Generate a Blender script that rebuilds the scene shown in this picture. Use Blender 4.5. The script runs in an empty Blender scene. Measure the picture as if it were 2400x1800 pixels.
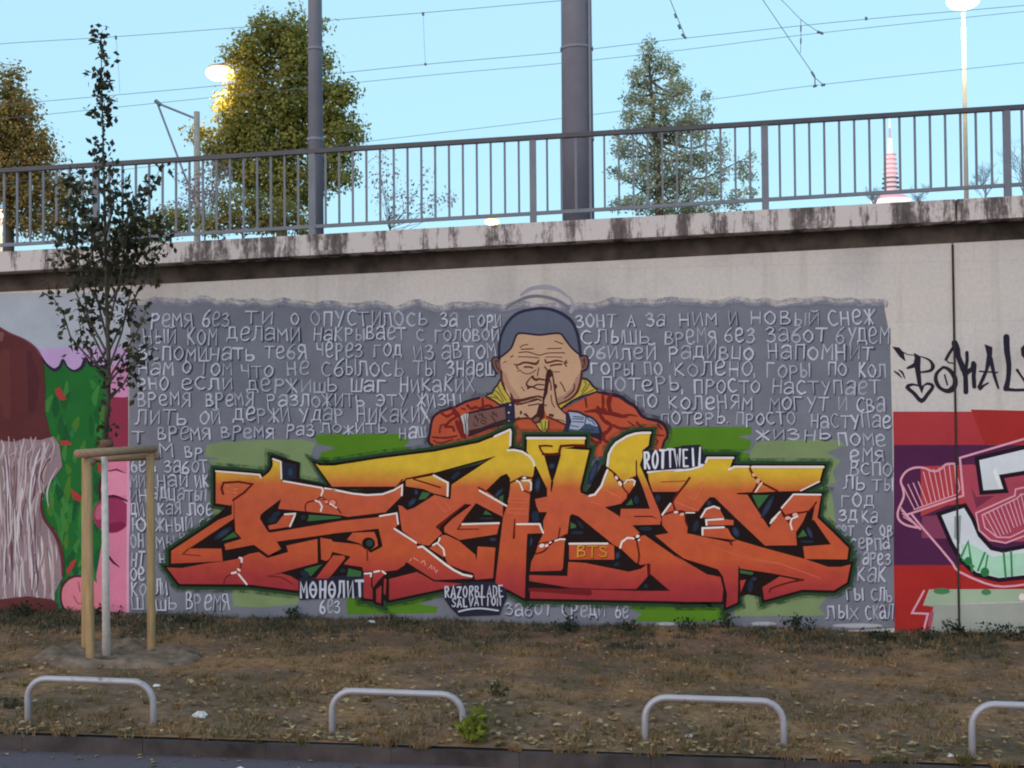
import bpy, math, random
import numpy as np
from mathutils import Vector, Matrix, noise
from mathutils.geometry import tessellate_polygon
random.seed(7); RNG = np.random.default_rng(7)
S = bpy.context.scene
# ------------------------------------------------------------------ camera, sky, sun, exposure
FPX, CAM_Y, CAM_Z = 3000.0, -15.7, 2.52            # focal length in photo pixels, camera place in metres
YAW, PITCH, ROLL = map(math.radians, (6.0, 1.43, 0.5))
FWD = Vector((-math.sin(YAW)*math.cos(PITCH), math.cos(YAW)*math.cos(PITCH), math.sin(PITCH)))
_r = Vector((math.cos(YAW), math.sin(YAW), 0)); _u = _r.cross(FWD)
RT = _r*math.cos(ROLL) - _u*math.sin(ROLL); UP = _r*math.sin(ROLL) + _u*math.cos(ROLL)
CP = Vector((0, CAM_Y, CAM_Z))
cd = bpy.data.cameras.new('camera'); cd.sensor_width = 36; cd.lens = FPX/2400*36
cd.clip_start = 0.1; cd.clip_end = 6000
cam = bpy.data.objects.new('camera', cd); S.collection.objects.link(cam)
cam.matrix_world = Matrix(((RT.x, UP.x, -FWD.x, 0), (RT.y, UP.y, -FWD.y, CAM_Y), (RT.z, UP.z, -FWD.z, CAM_Z), (0, 0, 0, 1)))
S.camera = cam
SUN_EL, SUN_ROT = math.radians(9), math.radians(205)
W = bpy.data.worlds.new('World'); S.world = W; W.use_nodes = True
wn = W.node_tree.nodes; wl = W.node_tree.links
bg = wn['Background']; bg.inputs[1].default_value = 0.15
sky = wn.new('ShaderNodeTexSky'); sky.sky_type = 'NISHITA'; sky.sun_disc = False
sky.sun_elevation = SUN_EL; sky.sun_rotation = SUN_ROT; sky.air_density = 1.0; sky.dust_density = 0.2; sky.ozone_density = 4.0
smx = wn.new('ShaderNodeMix'); smx.data_type = 'RGBA'; smx.inputs[0].default_value = .84      # even, milky dusk sky
wl.new(sky.outputs[0], smx.inputs[6]); smx.inputs[7].default_value = (1.5, 2.42, 2.85, 1); wl.new(smx.outputs[2], bg.inputs[0])
sd = bpy.data.lights.new('sun', 'SUN'); sd.energy = 0.9; sd.angle = math.radians(70); sd.color = (1, .66, .48)
sun = bpy.data.objects.new('sun', sd); S.collection.objects.link(sun)
# the low afterglow behind the photographer, to the left
sdir = Vector((math.sin(SUN_ROT)*math.cos(SUN_EL), math.cos(SUN_ROT)*math.cos(SUN_EL), math.sin(SUN_EL)))
sun.rotation_euler = sdir.to_track_quat('Z', 'Y').to_euler()
S.view_settings.view_transform = 'Standard'; S.view_settings.look = 'None'
S.view_settings.exposure = 1.28; S.view_settings.gamma = 1.0
S.render.film_transparent = False
S.cycles.max_bounces = 6; S.cycles.pixel_filter_type = 'BLACKMAN_HARRIS'; S.cycles.filter_width = 2.0   # a phone's soft optics

# ------------------------------------------------------------------ helpers
def at(px, py, Y=0.0):
    d = FWD + RT*((px-1200)/FPX) + UP*((900-py)/FPX)
    return CP + d*((Y-CP.y)/d.y)
GM, G0 = -0.01435, -0.0687
def gplane(x): return G0 + GM*x
def gz(x, y):                                        # lumpy ground of the verge
    return gplane(x) + 0.035*noise.noise((x*.5, y*.5, 0)) + 0.02*noise.noise((x*1.7, y*1.7, 3)) + 0.006*noise.noise((x*6, y*6, 5))
def gpt(px, py):
    d = FWD + RT*((px-1200)/FPX) + UP*((900-py)/FPX)
    return CP + d*((G0-CP.z)/(d.z-GM*d.x))
def link(o, parent=None):
    S.collection.objects.link(o); o.parent = parent; return o
def tag(o, label, cat, group=None):
    o['label'] = label; o['category'] = cat
    if group: o['group'] = group
    return o
def struct(o): o['kind'] = 'structure'; return o
def stuff(o): o['kind'] = 'stuff'; return o
def thing(name, label, cat, loc=(0, 0, 0), group=None):
    o = bpy.data.objects.new(name, None); link(o); o.location = loc; o.empty_display_size = .2
    return tag(o, label, cat, group)
def mesh(name, vs, fs, mats, parent=None, midx=None, smooth=False, origin=None):
    me = bpy.data.meshes.new(name)
    if origin is not None: vs = [(v[0]-origin[0], v[1]-origin[1], v[2]-origin[2]) for v in vs]
    me.from_pydata([tuple(v) for v in vs], [], fs)
    for m in (mats if isinstance(mats, (list, tuple)) else [mats]): me.materials.append(m)
    if midx is not None: me.polygons.foreach_set('material_index', midx)
    if smooth: me.polygons.foreach_set('use_smooth', [True]*len(me.polygons))
    me.update()
    o = link(bpy.data.objects.new(name, me), parent)
    if origin is not None and parent is None: o.location = origin
    return o
def local(parent, vs):                                # world coordinates to an unrotated parent's space
    l = parent.location; return [(v[0]-l.x, v[1]-l.y, v[2]-l.z) for v in vs]
class MB:
    def __init__(s): s.v = []; s.f = []
    def add(s, vf):
        n = len(s.v); s.v += vf[0]; s.f += [tuple(i+n for i in f) for f in vf[1]]; return s
    def obj(s, name, mat, parent=None, smooth=False):
        vs = local(parent, s.v) if parent is not None and parent.type == 'EMPTY' else s.v
        return mesh(name, vs, s.f, mat, parent, smooth=smooth)
def box(x0, x1, y0, y1, z0, z1):
    v = [(x, y, z) for z in (z0, z1) for y in (y0, y1) for x in (x0, x1)]
    return v, [(0, 2, 3, 1), (4, 5, 7, 6), (0, 1, 5, 4), (2, 6, 7, 3), (0, 4, 6, 2), (1, 3, 7, 5)]
def bar(a, b, w, h, up=(0, 0, 1)):
    a = Vector(a); b = Vector(b); d = (b-a).normalized(); s = d.cross(Vector(up)).normalized(); t = s.cross(d)
    v = []
    for p in (a, b):
        for i, j in ((-1, -1), (1, -1), (1, 1), (-1, 1)): v.append(tuple(p+s*(i*w/2)+t*(j*h/2)))
    return v, [(0, 1, 2, 3), (7, 6, 5, 4), (0, 4, 5, 1), (1, 5, 6, 2), (2, 6, 7, 3), (3, 7, 4, 0)]
def tube(pts, rad, n=8, cap=True):
    pts = [Vector(p) for p in pts]
    if not isinstance(rad, (list, tuple)): rad = [rad]*len(pts)
    v, f = [], []; ref = None
    for i, p in enumerate(pts):
        d = (pts[min(i+1, len(pts)-1)]-pts[max(i-1, 0)]).normalized()
        if ref is None: ref = Vector((0, 1, 0)) if abs(d.y) < .8 else Vector((1, 0, 0))
        s = d.cross(ref).normalized(); t = s.cross(d); ref = -d.cross(s) if False else t
        for k in range(n):
            a = 2*math.pi*k/n; v.append(tuple(p+(s*math.cos(a)+t*math.sin(a))*rad[i]))
    for i in range(len(pts)-1):
        for k in range(n):
            a, b = i*n+k, i*n+(k+1) % n; f.append((a, b, b+n, a+n))
    if cap: f += [tuple(range(n))[::-1], tuple(range(len(v)-n, len(v)))]
    return v, f
def lathe(prof, n=16, c=(0, 0, 0)):
    v, f = [], []
    for r, z in prof:
        for k in range(n): v.append((c[0]+r*math.cos(2*math.pi*k/n), c[1]+r*math.sin(2*math.pi*k/n), c[2]+z))
    for i in range(len(prof)-1):
        for k in range(n):
            a, b = i*n+k, i*n+(k+1) % n; f.append((a, b, b+n, a+n))
    f += [tuple(range(n))[::-1], tuple(range(len(v)-n, len(v)))]
    return v, f
def smooth(pts, n=5, closed=False):
    P = [Vector((p[0], p[1])) for p in pts]; N = len(P); out = []
    if N < 3: return [tuple(p) for p in P]
    for i in range(N if closed else N-1):
        g = (lambda k: P[k % N]) if closed else (lambda k: P[max(0, min(N-1, k))])
        a, b, c, d = g(i-1), g(i), g(i+1), g(i+2)
        for k in range(n):
            t = k/n
            out.append(tuple(.5*((2*b)+(c-a)*t+(2*a-5*b+4*c-d)*t*t+(3*b-a-3*c+d)*t**3)))
    if not closed: out.append(tuple(P[-1]))
    return out

# ------------------------------------------------------------------ materials
LIT = (0.68, 0.71, 0.72)        # how bright a white wall comes out here; photo colours are divided by it to get paint colours
def lin(c): c /= 255.0; return c/12.92 if c <= .04045 else ((c+.055)/1.055)**2.4
def pc(r, g, b): return tuple(min(.88, max(.004, lin(c)/l)) for c, l in zip((r, g, b), LIT))
def nodes(name, rough=.8, spec=.3):
    m = bpy.data.materials.new(name); m.use_nodes = True; n = m.node_tree.nodes; l = m.node_tree.links
    b = n['Principled BSDF']; b.inputs['Roughness'].default_value = rough; b.inputs['Specular IOR Level'].default_value = spec
    return m, n, l, b
def tex(n, l, kind, scale, detail=4, vec=None, rough=.55, stretch=None):
    tc = n.new('ShaderNodeTexCoord'); mp = n.new('ShaderNodeMapping'); l.new(tc.outputs['Object'], mp.inputs[0])
    if stretch: mp.inputs['Scale'].default_value = stretch
    t = n.new(kind); l.new(mp.outputs[0], t.inputs['Vector']); t.inputs['Scale'].default_value = scale
    if 'Detail' in t.inputs: t.inputs['Detail'].default_value = detail
    if 'Roughness' in t.inputs: t.inputs['Roughness'].default_value = rough
    return t
def ramp(n, l, src, stops, interp='LINEAR'):
    r = n.new('ShaderNodeValToRGB'); l.new(src, r.inputs[0]); e = r.color_ramp.elements; r.color_ramp.interpolation = interp
    while len(e) < len(stops): e.new(.5)
    for i, (p, c) in enumerate(stops): e[i].position = p; e[i].color = (*c, 1) if len(c) == 3 else c
    return r
def mix(n, l, fac, a, b, mode='MIX'):
    m = n.new('ShaderNodeMix'); m.data_type = 'RGBA'; m.blend_type = mode
    for s, x in ((0, fac), (6, a), (7, b)):
        if hasattr(x, 'links') or hasattr(x, 'is_linked'): l.new(x, m.inputs[s])
        elif s == 0: m.inputs[0].default_value = x
        else: m.inputs[s].default_value = (*x, 1)
    return m.outputs[2]
def bump(n, l, b, src, strength=.2, dist=.01):
    k = n.new('ShaderNodeBump'); k.inputs['Strength'].default_value = strength; k.inputs['Distance'].default_value = dist
    l.new(src, k.inputs['Height']); l.new(k.outputs[0], b.inputs['Normal'])
def g3(v): return (v, v, v)
_paint = {}
def paint(r, g, b, var=.12):                            # sprayed paint on concrete: slight uneven coverage
    k = (r, g, b, var)
    if k in _paint: return _paint[k]
    m, n, l, bs = nodes('spray_paint_%d_%d_%d' % (r, g, b), .75, .12)
    c = pc(r, g, b)
    t = tex(n, l, 'ShaderNodeTexNoise', 2.2, 6); t2 = tex(n, l, 'ShaderNodeTexNoise', 38, 3)
    a = ramp(n, l, t.outputs['Fac'], [(.3, g3(1-var)), (.7, g3(1+var*.6))]); d = ramp(n, l, t2.outputs['Fac'], [(.3, g3(1-var*.6)), (.7, g3(1.0))])
    o = mix(n, l, 1.0, c, a.outputs[0], 'MULTIPLY'); o = mix(n, l, 1.0, o, d.outputs[0], 'MULTIPLY')
    l.new(o, bs.inputs['Base Color']); bump(n, l, bs, t2.outputs['Fac'], .25, .004)
    _paint[k] = m; return m
def overspray(r, g, b, cover=.45):                       # fine dots of stray paint round a sprayed edge
    m, n, l, bs = nodes('overspray_%d_%d_%d' % (r, g, b), .8, .1); bs.inputs['Base Color'].default_value = (*pc(r, g, b), 1)
    t = tex(n, l, 'ShaderNodeTexNoise', 160, 2); t2 = tex(n, l, 'ShaderNodeTexNoise', 9, 3)
    a = n.new('ShaderNodeMath'); a.operation = 'MULTIPLY_ADD'; l.new(t2.outputs['Fac'], a.inputs[0]); a.inputs[1].default_value = .6; l.new(t.outputs['Fac'], a.inputs[2])
    r_ = ramp(n, l, a.outputs[0], [(.8-cover*.4, g3(0)), (.95-cover*.4, g3(1))]); tr = n.new('ShaderNodeBsdfTransparent'); mx = n.new('ShaderNodeMixShader')
    l.new(r_.outputs[0], mx.inputs[0]); l.new(tr.outputs[0], mx.inputs[1]); l.new(bs.outputs[0], mx.inputs[2]); l.new(mx.outputs[0], n['Material Output'].inputs[0]); return m
def rusty(name, col, rust, rough=.45, amount=.66, scale=9):
    m, n, l, b = nodes(name, rough, .5); b.inputs['Metallic'].default_value = .25
    t = tex(n, l, 'ShaderNodeTexNoise', scale, 7, rough=.7); v = tex(n, l, 'ShaderNodeTexNoise', 2.5, 4)
    a = ramp(n, l, v.outputs['Fac'], [(.3, tuple(c*.8 for c in col)), (.7, tuple(c*1.15 for c in col))]); k = ramp(n, l, t.outputs['Fac'], [(amount-.04, g3(0)), (amount+.05, g3(1))])
    l.new(mix(n, l, k.outputs[0], a.outputs[0], rust), b.inputs['Base Color']); bump(n, l, b, t.outputs['Fac'], .15, .004); return m
def simple(name, col, rough=.7, var=.15, scale=8, spec=.3, metal=0, stretch=None, bs_=0):
    m, n, l, b = nodes(name, rough, spec); b.inputs['Metallic'].default_value = metal
    t = tex(n, l, 'ShaderNodeTexNoise', scale, 5, stretch=stretch)
    r = ramp(n, l, t.outputs['Fac'], [(.3, tuple(c*(1-var) for c in col)), (.7, tuple(min(1, c*(1+var)) for c in col))])
    l.new(r.outputs[0], b.inputs['Base Color'])
    if bs_: bump(n, l, b, t.outputs['Fac'], bs_, .01)
    return m
def leafmat(name, c1, c2, c3, trans=.35):
    m, n, l, b = nodes(name, .6, .25)
    gi = n.new('ShaderNodeNewGeometry'); r = ramp(n, l, gi.outputs['Random Per Island'], [(0, c1), (.5, c2), (1, c3)])
    cl = tex(n, l, 'ShaderNodeTexNoise', 1.7, 3); cr = ramp(n, l, cl.outputs['Fac'], [(.34, (.62, .68, .6)), (.5, g3(.95)), (.66, (1.3, 1.22, 1.1))])       # noise clumps of lighter and darker leaf colour
    co = mix(n, l, 1.0, r.outputs[0], cr.outputs[0], 'MULTIPLY'); l.new(co, b.inputs['Base Color'])
    tr = n.new('ShaderNodeBsdfTranslucent'); l.new(co, tr.inputs[0])
    mx = n.new('ShaderNodeMixShader'); mx.inputs[0].default_value = trans
    l.new(b.outputs[0], mx.inputs[1]); l.new(tr.outputs[0], mx.inputs[2]); l.new(mx.outputs[0], n['Material Output'].inputs[0])
    return m
def emis(name, col, k):
    m, n, l, b = nodes(name); b.inputs['Base Color'].default_value = (*col, 1)
    b.inputs['Emission Color'].default_value = (*col, 1); b.inputs['Emission Strength'].default_value = k; return m
def concrete():
    m, n, l, b = nodes('weathered_concrete', .85, .2)
    t = tex(n, l, 'ShaderNodeTexNoise', .7, 6); f = tex(n, l, 'ShaderNodeTexNoise', 22, 6, rough=.65)
    v = tex(n, l, 'ShaderNodeTexNoise', 1.4, 5, stretch=(3.2, 1, .22))
    base = ramp(n, l, t.outputs['Fac'], [(.3, pc(153, 149, 149)), (.5, pc(174, 170, 168)), (.75, pc(180, 173, 167))])
    st = ramp(n, l, v.outputs['Fac'], [(.42, g3(1)), (.55, g3(1)), (.78, (.80, .77, .74))])
    o = mix(n, l, 1.0, base.outputs[0], st.outputs[0], 'MULTIPLY')
    fr = ramp(n, l, f.outputs['Fac'], [(.3, g3(.9)), (.6, g3(1.03))]); o = mix(n, l, 1.0, o, fr.outputs[0], 'MULTIPLY')
    tc = n.new('ShaderNodeTexCoord'); sx = n.new('ShaderNodeSeparateXYZ'); cx = n.new('ShaderNodeCombineXYZ'); l.new(tc.outputs['Object'], sx.inputs[0]); l.new(sx.outputs['X'], cx.inputs[0]); l.new(sx.outputs['Z'], cx.inputs[1])
    br = n.new('ShaderNodeTexBrick'); l.new(cx.outputs[0], br.inputs['Vector']); br.inputs['Scale'].default_value = 1; br.inputs['Brick Width'].default_value = 2.6; br.inputs['Row Height'].default_value = .72; br.inputs['Mortar Size'].default_value = .006; br.inputs['Mortar Smooth'].default_value = 1
    br.inputs['Color1'].default_value = (1, 1, 1, 1); br.inputs['Color2'].default_value = (.965, .96, .955, 1); br.inputs['Mortar'].default_value = (.84, .83, .82, 1)      # joints of the formwork boards
    o = mix(n, l, 1.0, o, br.outputs['Color'], 'MULTIPLY'); l.new(o, b.inputs['Base Color']); bump(n, l, b, f.outputs['Fac'], .35, .008); return m
def coping_mat():
    m, n, l, b = nodes('lichen_stained_coping', .9, .15)
    v = tex(n, l, 'ShaderNodeTexNoise', 2.9, 8, rough=.72, stretch=(1.6, 1, .3)); f = tex(n, l, 'ShaderNodeTexNoise', 16, 6, rough=.7)
    big = tex(n, l, 'ShaderNodeTexNoise', .55, 3, stretch=(1, 1, .2))
    ad = n.new('ShaderNodeMath'); ad.operation = 'MULTIPLY_ADD'; l.new(f.outputs['Fac'], ad.inputs[0]); ad.inputs[1].default_value = .25; l.new(v.outputs['Fac'], ad.inputs[2])
    a2 = n.new('ShaderNodeMath'); a2.operation = 'MULTIPLY_ADD'; l.new(big.outputs['Fac'], a2.inputs[0]); a2.inputs[1].default_value = .35; l.new(ad.outputs[0], a2.inputs[2])
    r = ramp(n, l, a2.outputs[0], [(.0, pc(176, 168, 170)), (.775, pc(174, 167, 166)), (.81, pc(148, 139, 138)), (.87, pc(92, 84, 84)), (1, pc(66, 60, 60))])
    l.new(r.outputs[0], b.inputs['Base Color']); bump(n, l, b, f.outputs['Fac'], .4, .01); return m
# ------------------------------------------------------------------ ground, verge, kerb, road
def soil_mat():
    m, n, l, b = nodes('dry_grass_soil', .95, .1)
    t = tex(n, l, 'ShaderNodeTexNoise', .9, 6, rough=.6); f = tex(n, l, 'ShaderNodeTexNoise', 14, 7, rough=.7)
    a = ramp(n, l, t.outputs['Fac'], [(.28, (.10, .08, .05)), (.4, (.15, .10, .066)), (.5, (.21, .128, .086)), (.6, (.31, .17, .088)), (.72, (.165, .115, .068))])
    c = ramp(n, l, f.outputs['Fac'], [(.25, g3(.45)), (.5, g3(.95)), (.75, g3(1.4))])
    o = mix(n, l, 1.0, a.outputs[0], c.outputs[0], 'MULTIPLY')
    l.new(o, b.inputs['Base Color']); bump(n, l, b, f.outputs['Fac'], .8, .03); return m
soil = soil_mat()
asph = simple('asphalt', (.105, .078, .094), .75, .25, 60, bs_=.3)
NX, NY = 260, 90; X0, X1 = -24, 22; YK = -5.80
vs = [(X0+(X1-X0)*i/NX, YK*j/NY, 0) for j in range(NY+1) for i in range(NX+1)]
def ztop(x, y):
    e = min(1, max(0, (y-YK)/.25)); w = min(1, -y/.3)
    return gplane(x) + .004 + (gz(x, y)-gplane(x))*e + .03*(1-w)*(1+noise.noise((x*2, 0, 9)))
vs = [(x, y, ztop(x, y)) for x, y, _ in vs]
fs = [(j*(NX+1)+i, (j+1)*(NX+1)+i, (j+1)*(NX+1)+i+1, j*(NX+1)+i+1) for j in range(NY) for i in range(NX)]
verge = struct(mesh('grass_verge', vs, fs, soil, smooth=True))
def slab(name, x0, x1, y0, y1, dz, mat, zf=gplane):
    return struct(mesh(name, [(x0, y0, zf(x0)+dz), (x1, y0, zf(x1)+dz), (x1, y1, zf(x1)+dz), (x0, y1, zf(x0)+dz)], [(0, 1, 2, 3)], mat))
road = slab('road', -60, 60, -22, -5.83, -.125, asph)
struct(mesh('ground', [(-3000, -2500, -1.6), (3000, -2500, -1.6), (3000, 4000, -1.6), (-3000, 4000, -1.6)], [(0, 1, 2, 3)], simple('far_ground', (.09, .085, .06), .95, .3, .05)))
kerb_m = simple('kerb_concrete', (.058, .045, .045), .92, .45, 4, bs_=.5)
kerb = struct(link(bpy.data.objects.new('kerb', None)))
x = -16.0; i = 0
while x < 14:
    w = 1.0; dz = random.uniform(-.004, .004); z0 = gplane(x+.5)
    v, f = box(x+.0015, x+w-.0015, -5.86, -5.66, z0-.22, z0-.012+dz)
    v = [(a, b+random.uniform(-.004, .004), c+GM*(a-x-.5)) for a, b, c in v]
    mesh('kerb_stone', v, f, kerb_m, kerb); x += w

# ------------------------------------------------------------------ retaining wall with coping
conc = concrete(); copm = coping_mat()
darkc = simple('shadowed_concrete', (.085, .066, .056), .95, .5, 4)  # shadow under the coping put into the recessed band's dark colour
jx = at(2238, 900).x
def copz(x): return 4.935 + .0306*x                    # top edge of the ramp's coping
CO = -.22                                               # front face of the coping
cz = [at(0, 590, CO), at(2400, 458, CO)]; cs = (cz[1].z-cz[0].z)/(cz[1].x-cz[0].x)
def copz(x): return cz[0].z + cs*(x-cz[0].x)
CH, BH = .255, .235                                     # coping height, recessed band below it
wall = thing('retaining_wall', 'long pale concrete retaining wall with a stained coping below the railing', 'wall')
def prism(x0, x1, y0, y1, zb, zt):                      # zb, zt functions of x
    v = [(x, y, f(x)) for f in (zb, zt) for y in (y0, y1) for x in (x0, x1)]
    return v, box(0, 1, 0, 1, 0, 1)[1]
for a, b in ((-40, jx-.012), (jx+.012, 40)):
    MB().add(prism(a, b, 0, .5, lambda x: gplane(x)-1.2, lambda x: copz(x)-CH-BH)).obj('wall_panel', conc, wall)
    MB().add(prism(a, b, CO, .6, lambda x: copz(x)-CH, copz)).obj('coping', copm, wall)
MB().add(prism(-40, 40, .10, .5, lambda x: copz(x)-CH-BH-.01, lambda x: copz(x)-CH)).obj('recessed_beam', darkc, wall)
MB().add(box(jx-.0115, jx+.0115, -.0152, .09, -1, copz(jx)-CH-BH-.02)).obj('joint_filler', simple('joint_sealant', (.035, .03, .03), .9, .3, 6), wall)
deck = struct(mesh('ramp_road', [(-40, .6, copz(-40)-.12), (40, .6, copz(40)-.12), (40, 90, copz(40)-.12), (-40, 90, copz(-40)-.12)], [(0, 1, 2, 3)], asph))

# ------------------------------------------------------------------ paint engine: flat spray paint on the wall's face, traced in photo pixels
TI = dict(A=(380, 1000, .18987), B=(380, 1210, .18987), C=(780, 1000, .18987), D=(780, 1210, .18987), E=(1180, 1000, .18987),
          F=(1180, 1210, .18987), G=(1580, 1000, .18987), H=(1580, 1210, .18987),
          a=(1140, 820, .11754), b=(1150, 650, .11754), c=(990, 900, .13562), d=(1280, 900, .13562),
          p=(0, 600, .22604), q=(0, 975, .22604), r=(0, 1350, .36166), s=(2080, 750, .14467), t=(2080, 950, .32553),
          u=(680, 1330, .36166), v=(800, 1350, .36166), w=(1600, 1350, .36166), z=(0, 0, 1.0))
def pts(st):
    out = []; T = TI['z']; buf = None
    for k in st.replace(',', ' ').split():
        if k in TI: T = TI[k]; continue
        if buf is None: buf = float(k)
        else: out.append((T[0]+buf*T[2], T[1]+float(k)*T[2])); buf = None
    return out
class Paint:
    """one painted part: polygons and strokes lying on the wall, each a fraction of a millimetre over the one below"""
    def __init__(s): s.v = []; s.f = []; s.m = []; s.mats = []; s.k = 0
    def _put(s, vs, fs, mat, L, slope=0):
        if mat not in s.mats: s.mats.append(mat)
        mi = s.mats.index(mat); n = len(s.v); y = -.0016*L - .000007*(s.k % 24); s.k += 1
        for i, (px, py) in enumerate(vs):
            P = at(px, py); s.v.append((P.x, y-slope*i, P.z))
        s.f += [tuple(i+n for i in f) for f in fs]; s.m += [mi]*len(fs)
    def poly(s, st, mat, L, sm=0):
        P = pts(st) if isinstance(st, str) else st
        if sm: P = smooth(P, sm, True)
        P = [p for i, p in enumerate(P) if math.hypot(p[0]-P[i-1][0], p[1]-P[i-1][1]) > .2]
        tr = tessellate_polygon([[Vector((a, b, 0)) for a, b in P]])
        fs = []
        for t in tr:
            a, b, c = (P[i] for i in t)
            ar = (b[0]-a[0])*(c[1]-a[1])-(b[1]-a[1])*(c[0]-a[0])
            if abs(ar) > 1e-6: fs.append(tuple(t) if ar < 0 else tuple(reversed(t)))   # face the street
        s._put(P, fs, mat, L); return P
    def rib(s, st, w, mat, L, sm=0, closed=False, wob=0):
        P = pts(st) if isinstance(st, str) else list(st)
        if sm: P = smooth(P, sm, closed)
        Q = [P[0]]
        for p in P[1:]:
            if math.hypot(p[0]-Q[-1][0], p[1]-Q[-1][1]) > .15: Q.append(p)
        if closed and math.hypot(Q[0][0]-Q[-1][0], Q[0][1]-Q[-1][1]) < .15: Q.pop()
        P = Q; N = len(P)
        if N < 2: return
        ws = w if isinstance(w, (list, tuple)) else [w]
        def wid(i):
            t = i/max(1, N-1)*(len(ws)-1); k = min(int(t), len(ws)-2) if len(ws) > 1 else 0
            r = ws[0] if len(ws) == 1 else ws[k]+(ws[k+1]-ws[k])*(t-k)
            return r*.5*(1+wob*random.uniform(-1, 1))
        def dr(i, j):
            d = Vector((P[j][0]-P[i][0], P[j][1]-P[i][1])); d.normalize(); return d
        vs, fs = [], []
        for i in range(N):
            d0 = dr(i-1, i) if (i > 0 or closed) else None
            d1 = dr(i, (i+1) % N) if (i < N-1 or closed) else None
            if d0 is None: d0 = d1
            if d1 is None: d1 = d0
            t = d0+d1
            if t.length < .2: t = d1.copy()
            t.normalize(); nn = Vector((-t.y, t.x)); c = max(.55, t.dot(d1)); h = wid(i)/c
            vs += [(P[i][0]+nn.x*h, P[i][1]+nn.y*h), (P[i][0]-nn.x*h, P[i][1]-nn.y*h)]
        for i in range(N if closed else N-1):
            a = 2*i; b = 2*((i+1) % N); fs.append((a, a+1, b+1, b))
        if not closed:
            for e, sg in ((0, -1), (N-1, 1)):
                d = dr(0, 1) if e == 0 else dr(N-2, N-1); h = wid(e); n0 = Vector((-d.y, d.x)); k = len(vs)
                for a in (45, 90, 135):
                    q = n0*math.cos(math.radians(a)) + d*sg*math.sin(math.radians(a)); vs.append((P[e][0]+q.x*h, P[e][1]+q.y*h))
                fc = (2*e, k, k+1, k+2, 2*e+1); fs.append(fc if sg < 0 else fc[::-1])
        s._put(vs, fs, mat, L, .000002)
    def blob(s, cx, cy, rx, ry, mat, L, rot=0, n=14, T='z'):
        T = TI[T]; cx = T[0]+cx*T[2]; cy = T[1]+cy*T[2]; rx *= T[2]; ry *= T[2]; c, q = math.cos(rot), math.sin(rot)
        P = [(cx+rx*math.cos(a)*c-ry*math.sin(a)*q, cy+rx*math.cos(a)*q+ry*math.sin(a)*c) for a in [-2*math.pi*k/n for k in range(n)]]
        s.poly(P, mat, L)
    def obj(s, name, parent, label=None):
        o = mesh(name, s.v, s.f, s.mats, parent, s.m)
        r_ = parent
        while r_.parent: r_ = r_.parent
        if parent.type == 'EMPTY': o.matrix_parent_inverse = Matrix.Translation(-r_.location)
        if label: o['label'] = label
        return o
def quad(x0, y0, x1, y1): return [(x0, y0), (x1, y0), (x1, y1), (x0, y1)]
def ragged(x0, y0, x1, y1, amp=(6, 6, 6, 6), n=24, seed=1):  # rectangle with wandering edges (top, right, bottom, left)
    R = random.Random(seed); out = []
    ph = [R.uniform(0, 9) for _ in range(4)]
    for e, (ax, ay, bx, by) in enumerate(((x0, y0, x1, y0), (x1, y0, x1, y1), (x1, y1, x0, y1), (x0, y1, x0, y0))):
        for k in range(n):
            t = k/n; w = amp[e]*noise.noise((ph[e]+t*n*.45, seed, e))*min(1, 8*t, 8*(1-t)+.1)*2
            px, py = ax+(bx-ax)*t, ay+(by-ay)*t
            if e % 2 == 0: py += w
            else: px += w
            out.append((px, py))
    return out
# ------------------------------------------------------------------ main mural
base = at(1200, 1450)
mural = thing('graffiti_mural', 'large grey graffiti mural with orange block letters, handwriting and a praying man', 'mural', (base.x, 0, base.z))
GREY = paint(104, 107, 118, .16); TXT = paint(170, 173, 188, .14); TSH = paint(58, 58, 76); TSH2 = paint(78, 80, 96); TXT2 = paint(150, 154, 168, .16); NAVY = paint(34, 34, 50); BLK = paint(28, 17, 17)
HALO = paint(34, 62, 40); WHT = paint(205, 195, 192, .08)
LG = paint(110, 128, 90); VG = paint(74, 114, 30)
b = Paint()
top = []
for k in range(90):
    x = 306+(2072-306)*k/89
    y = 716 + 9*noise.noise((x*.02, 1, 0))*2 + 5*noise.noise((x*.07, 5, 0)) + (10 if 640 < x < 1420 else 0)*min(1, (x-640)/120)
    top.append((x, y))
b.poly(top + [(2086, 790), (2090, 960), (2094, 1200), (2098, 1472), (1990, 1478), (1500, 1475), (1000, 1468), (600, 1462), (300, 1455), (302, 1100), (303, 900)], GREY, 1)
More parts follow.
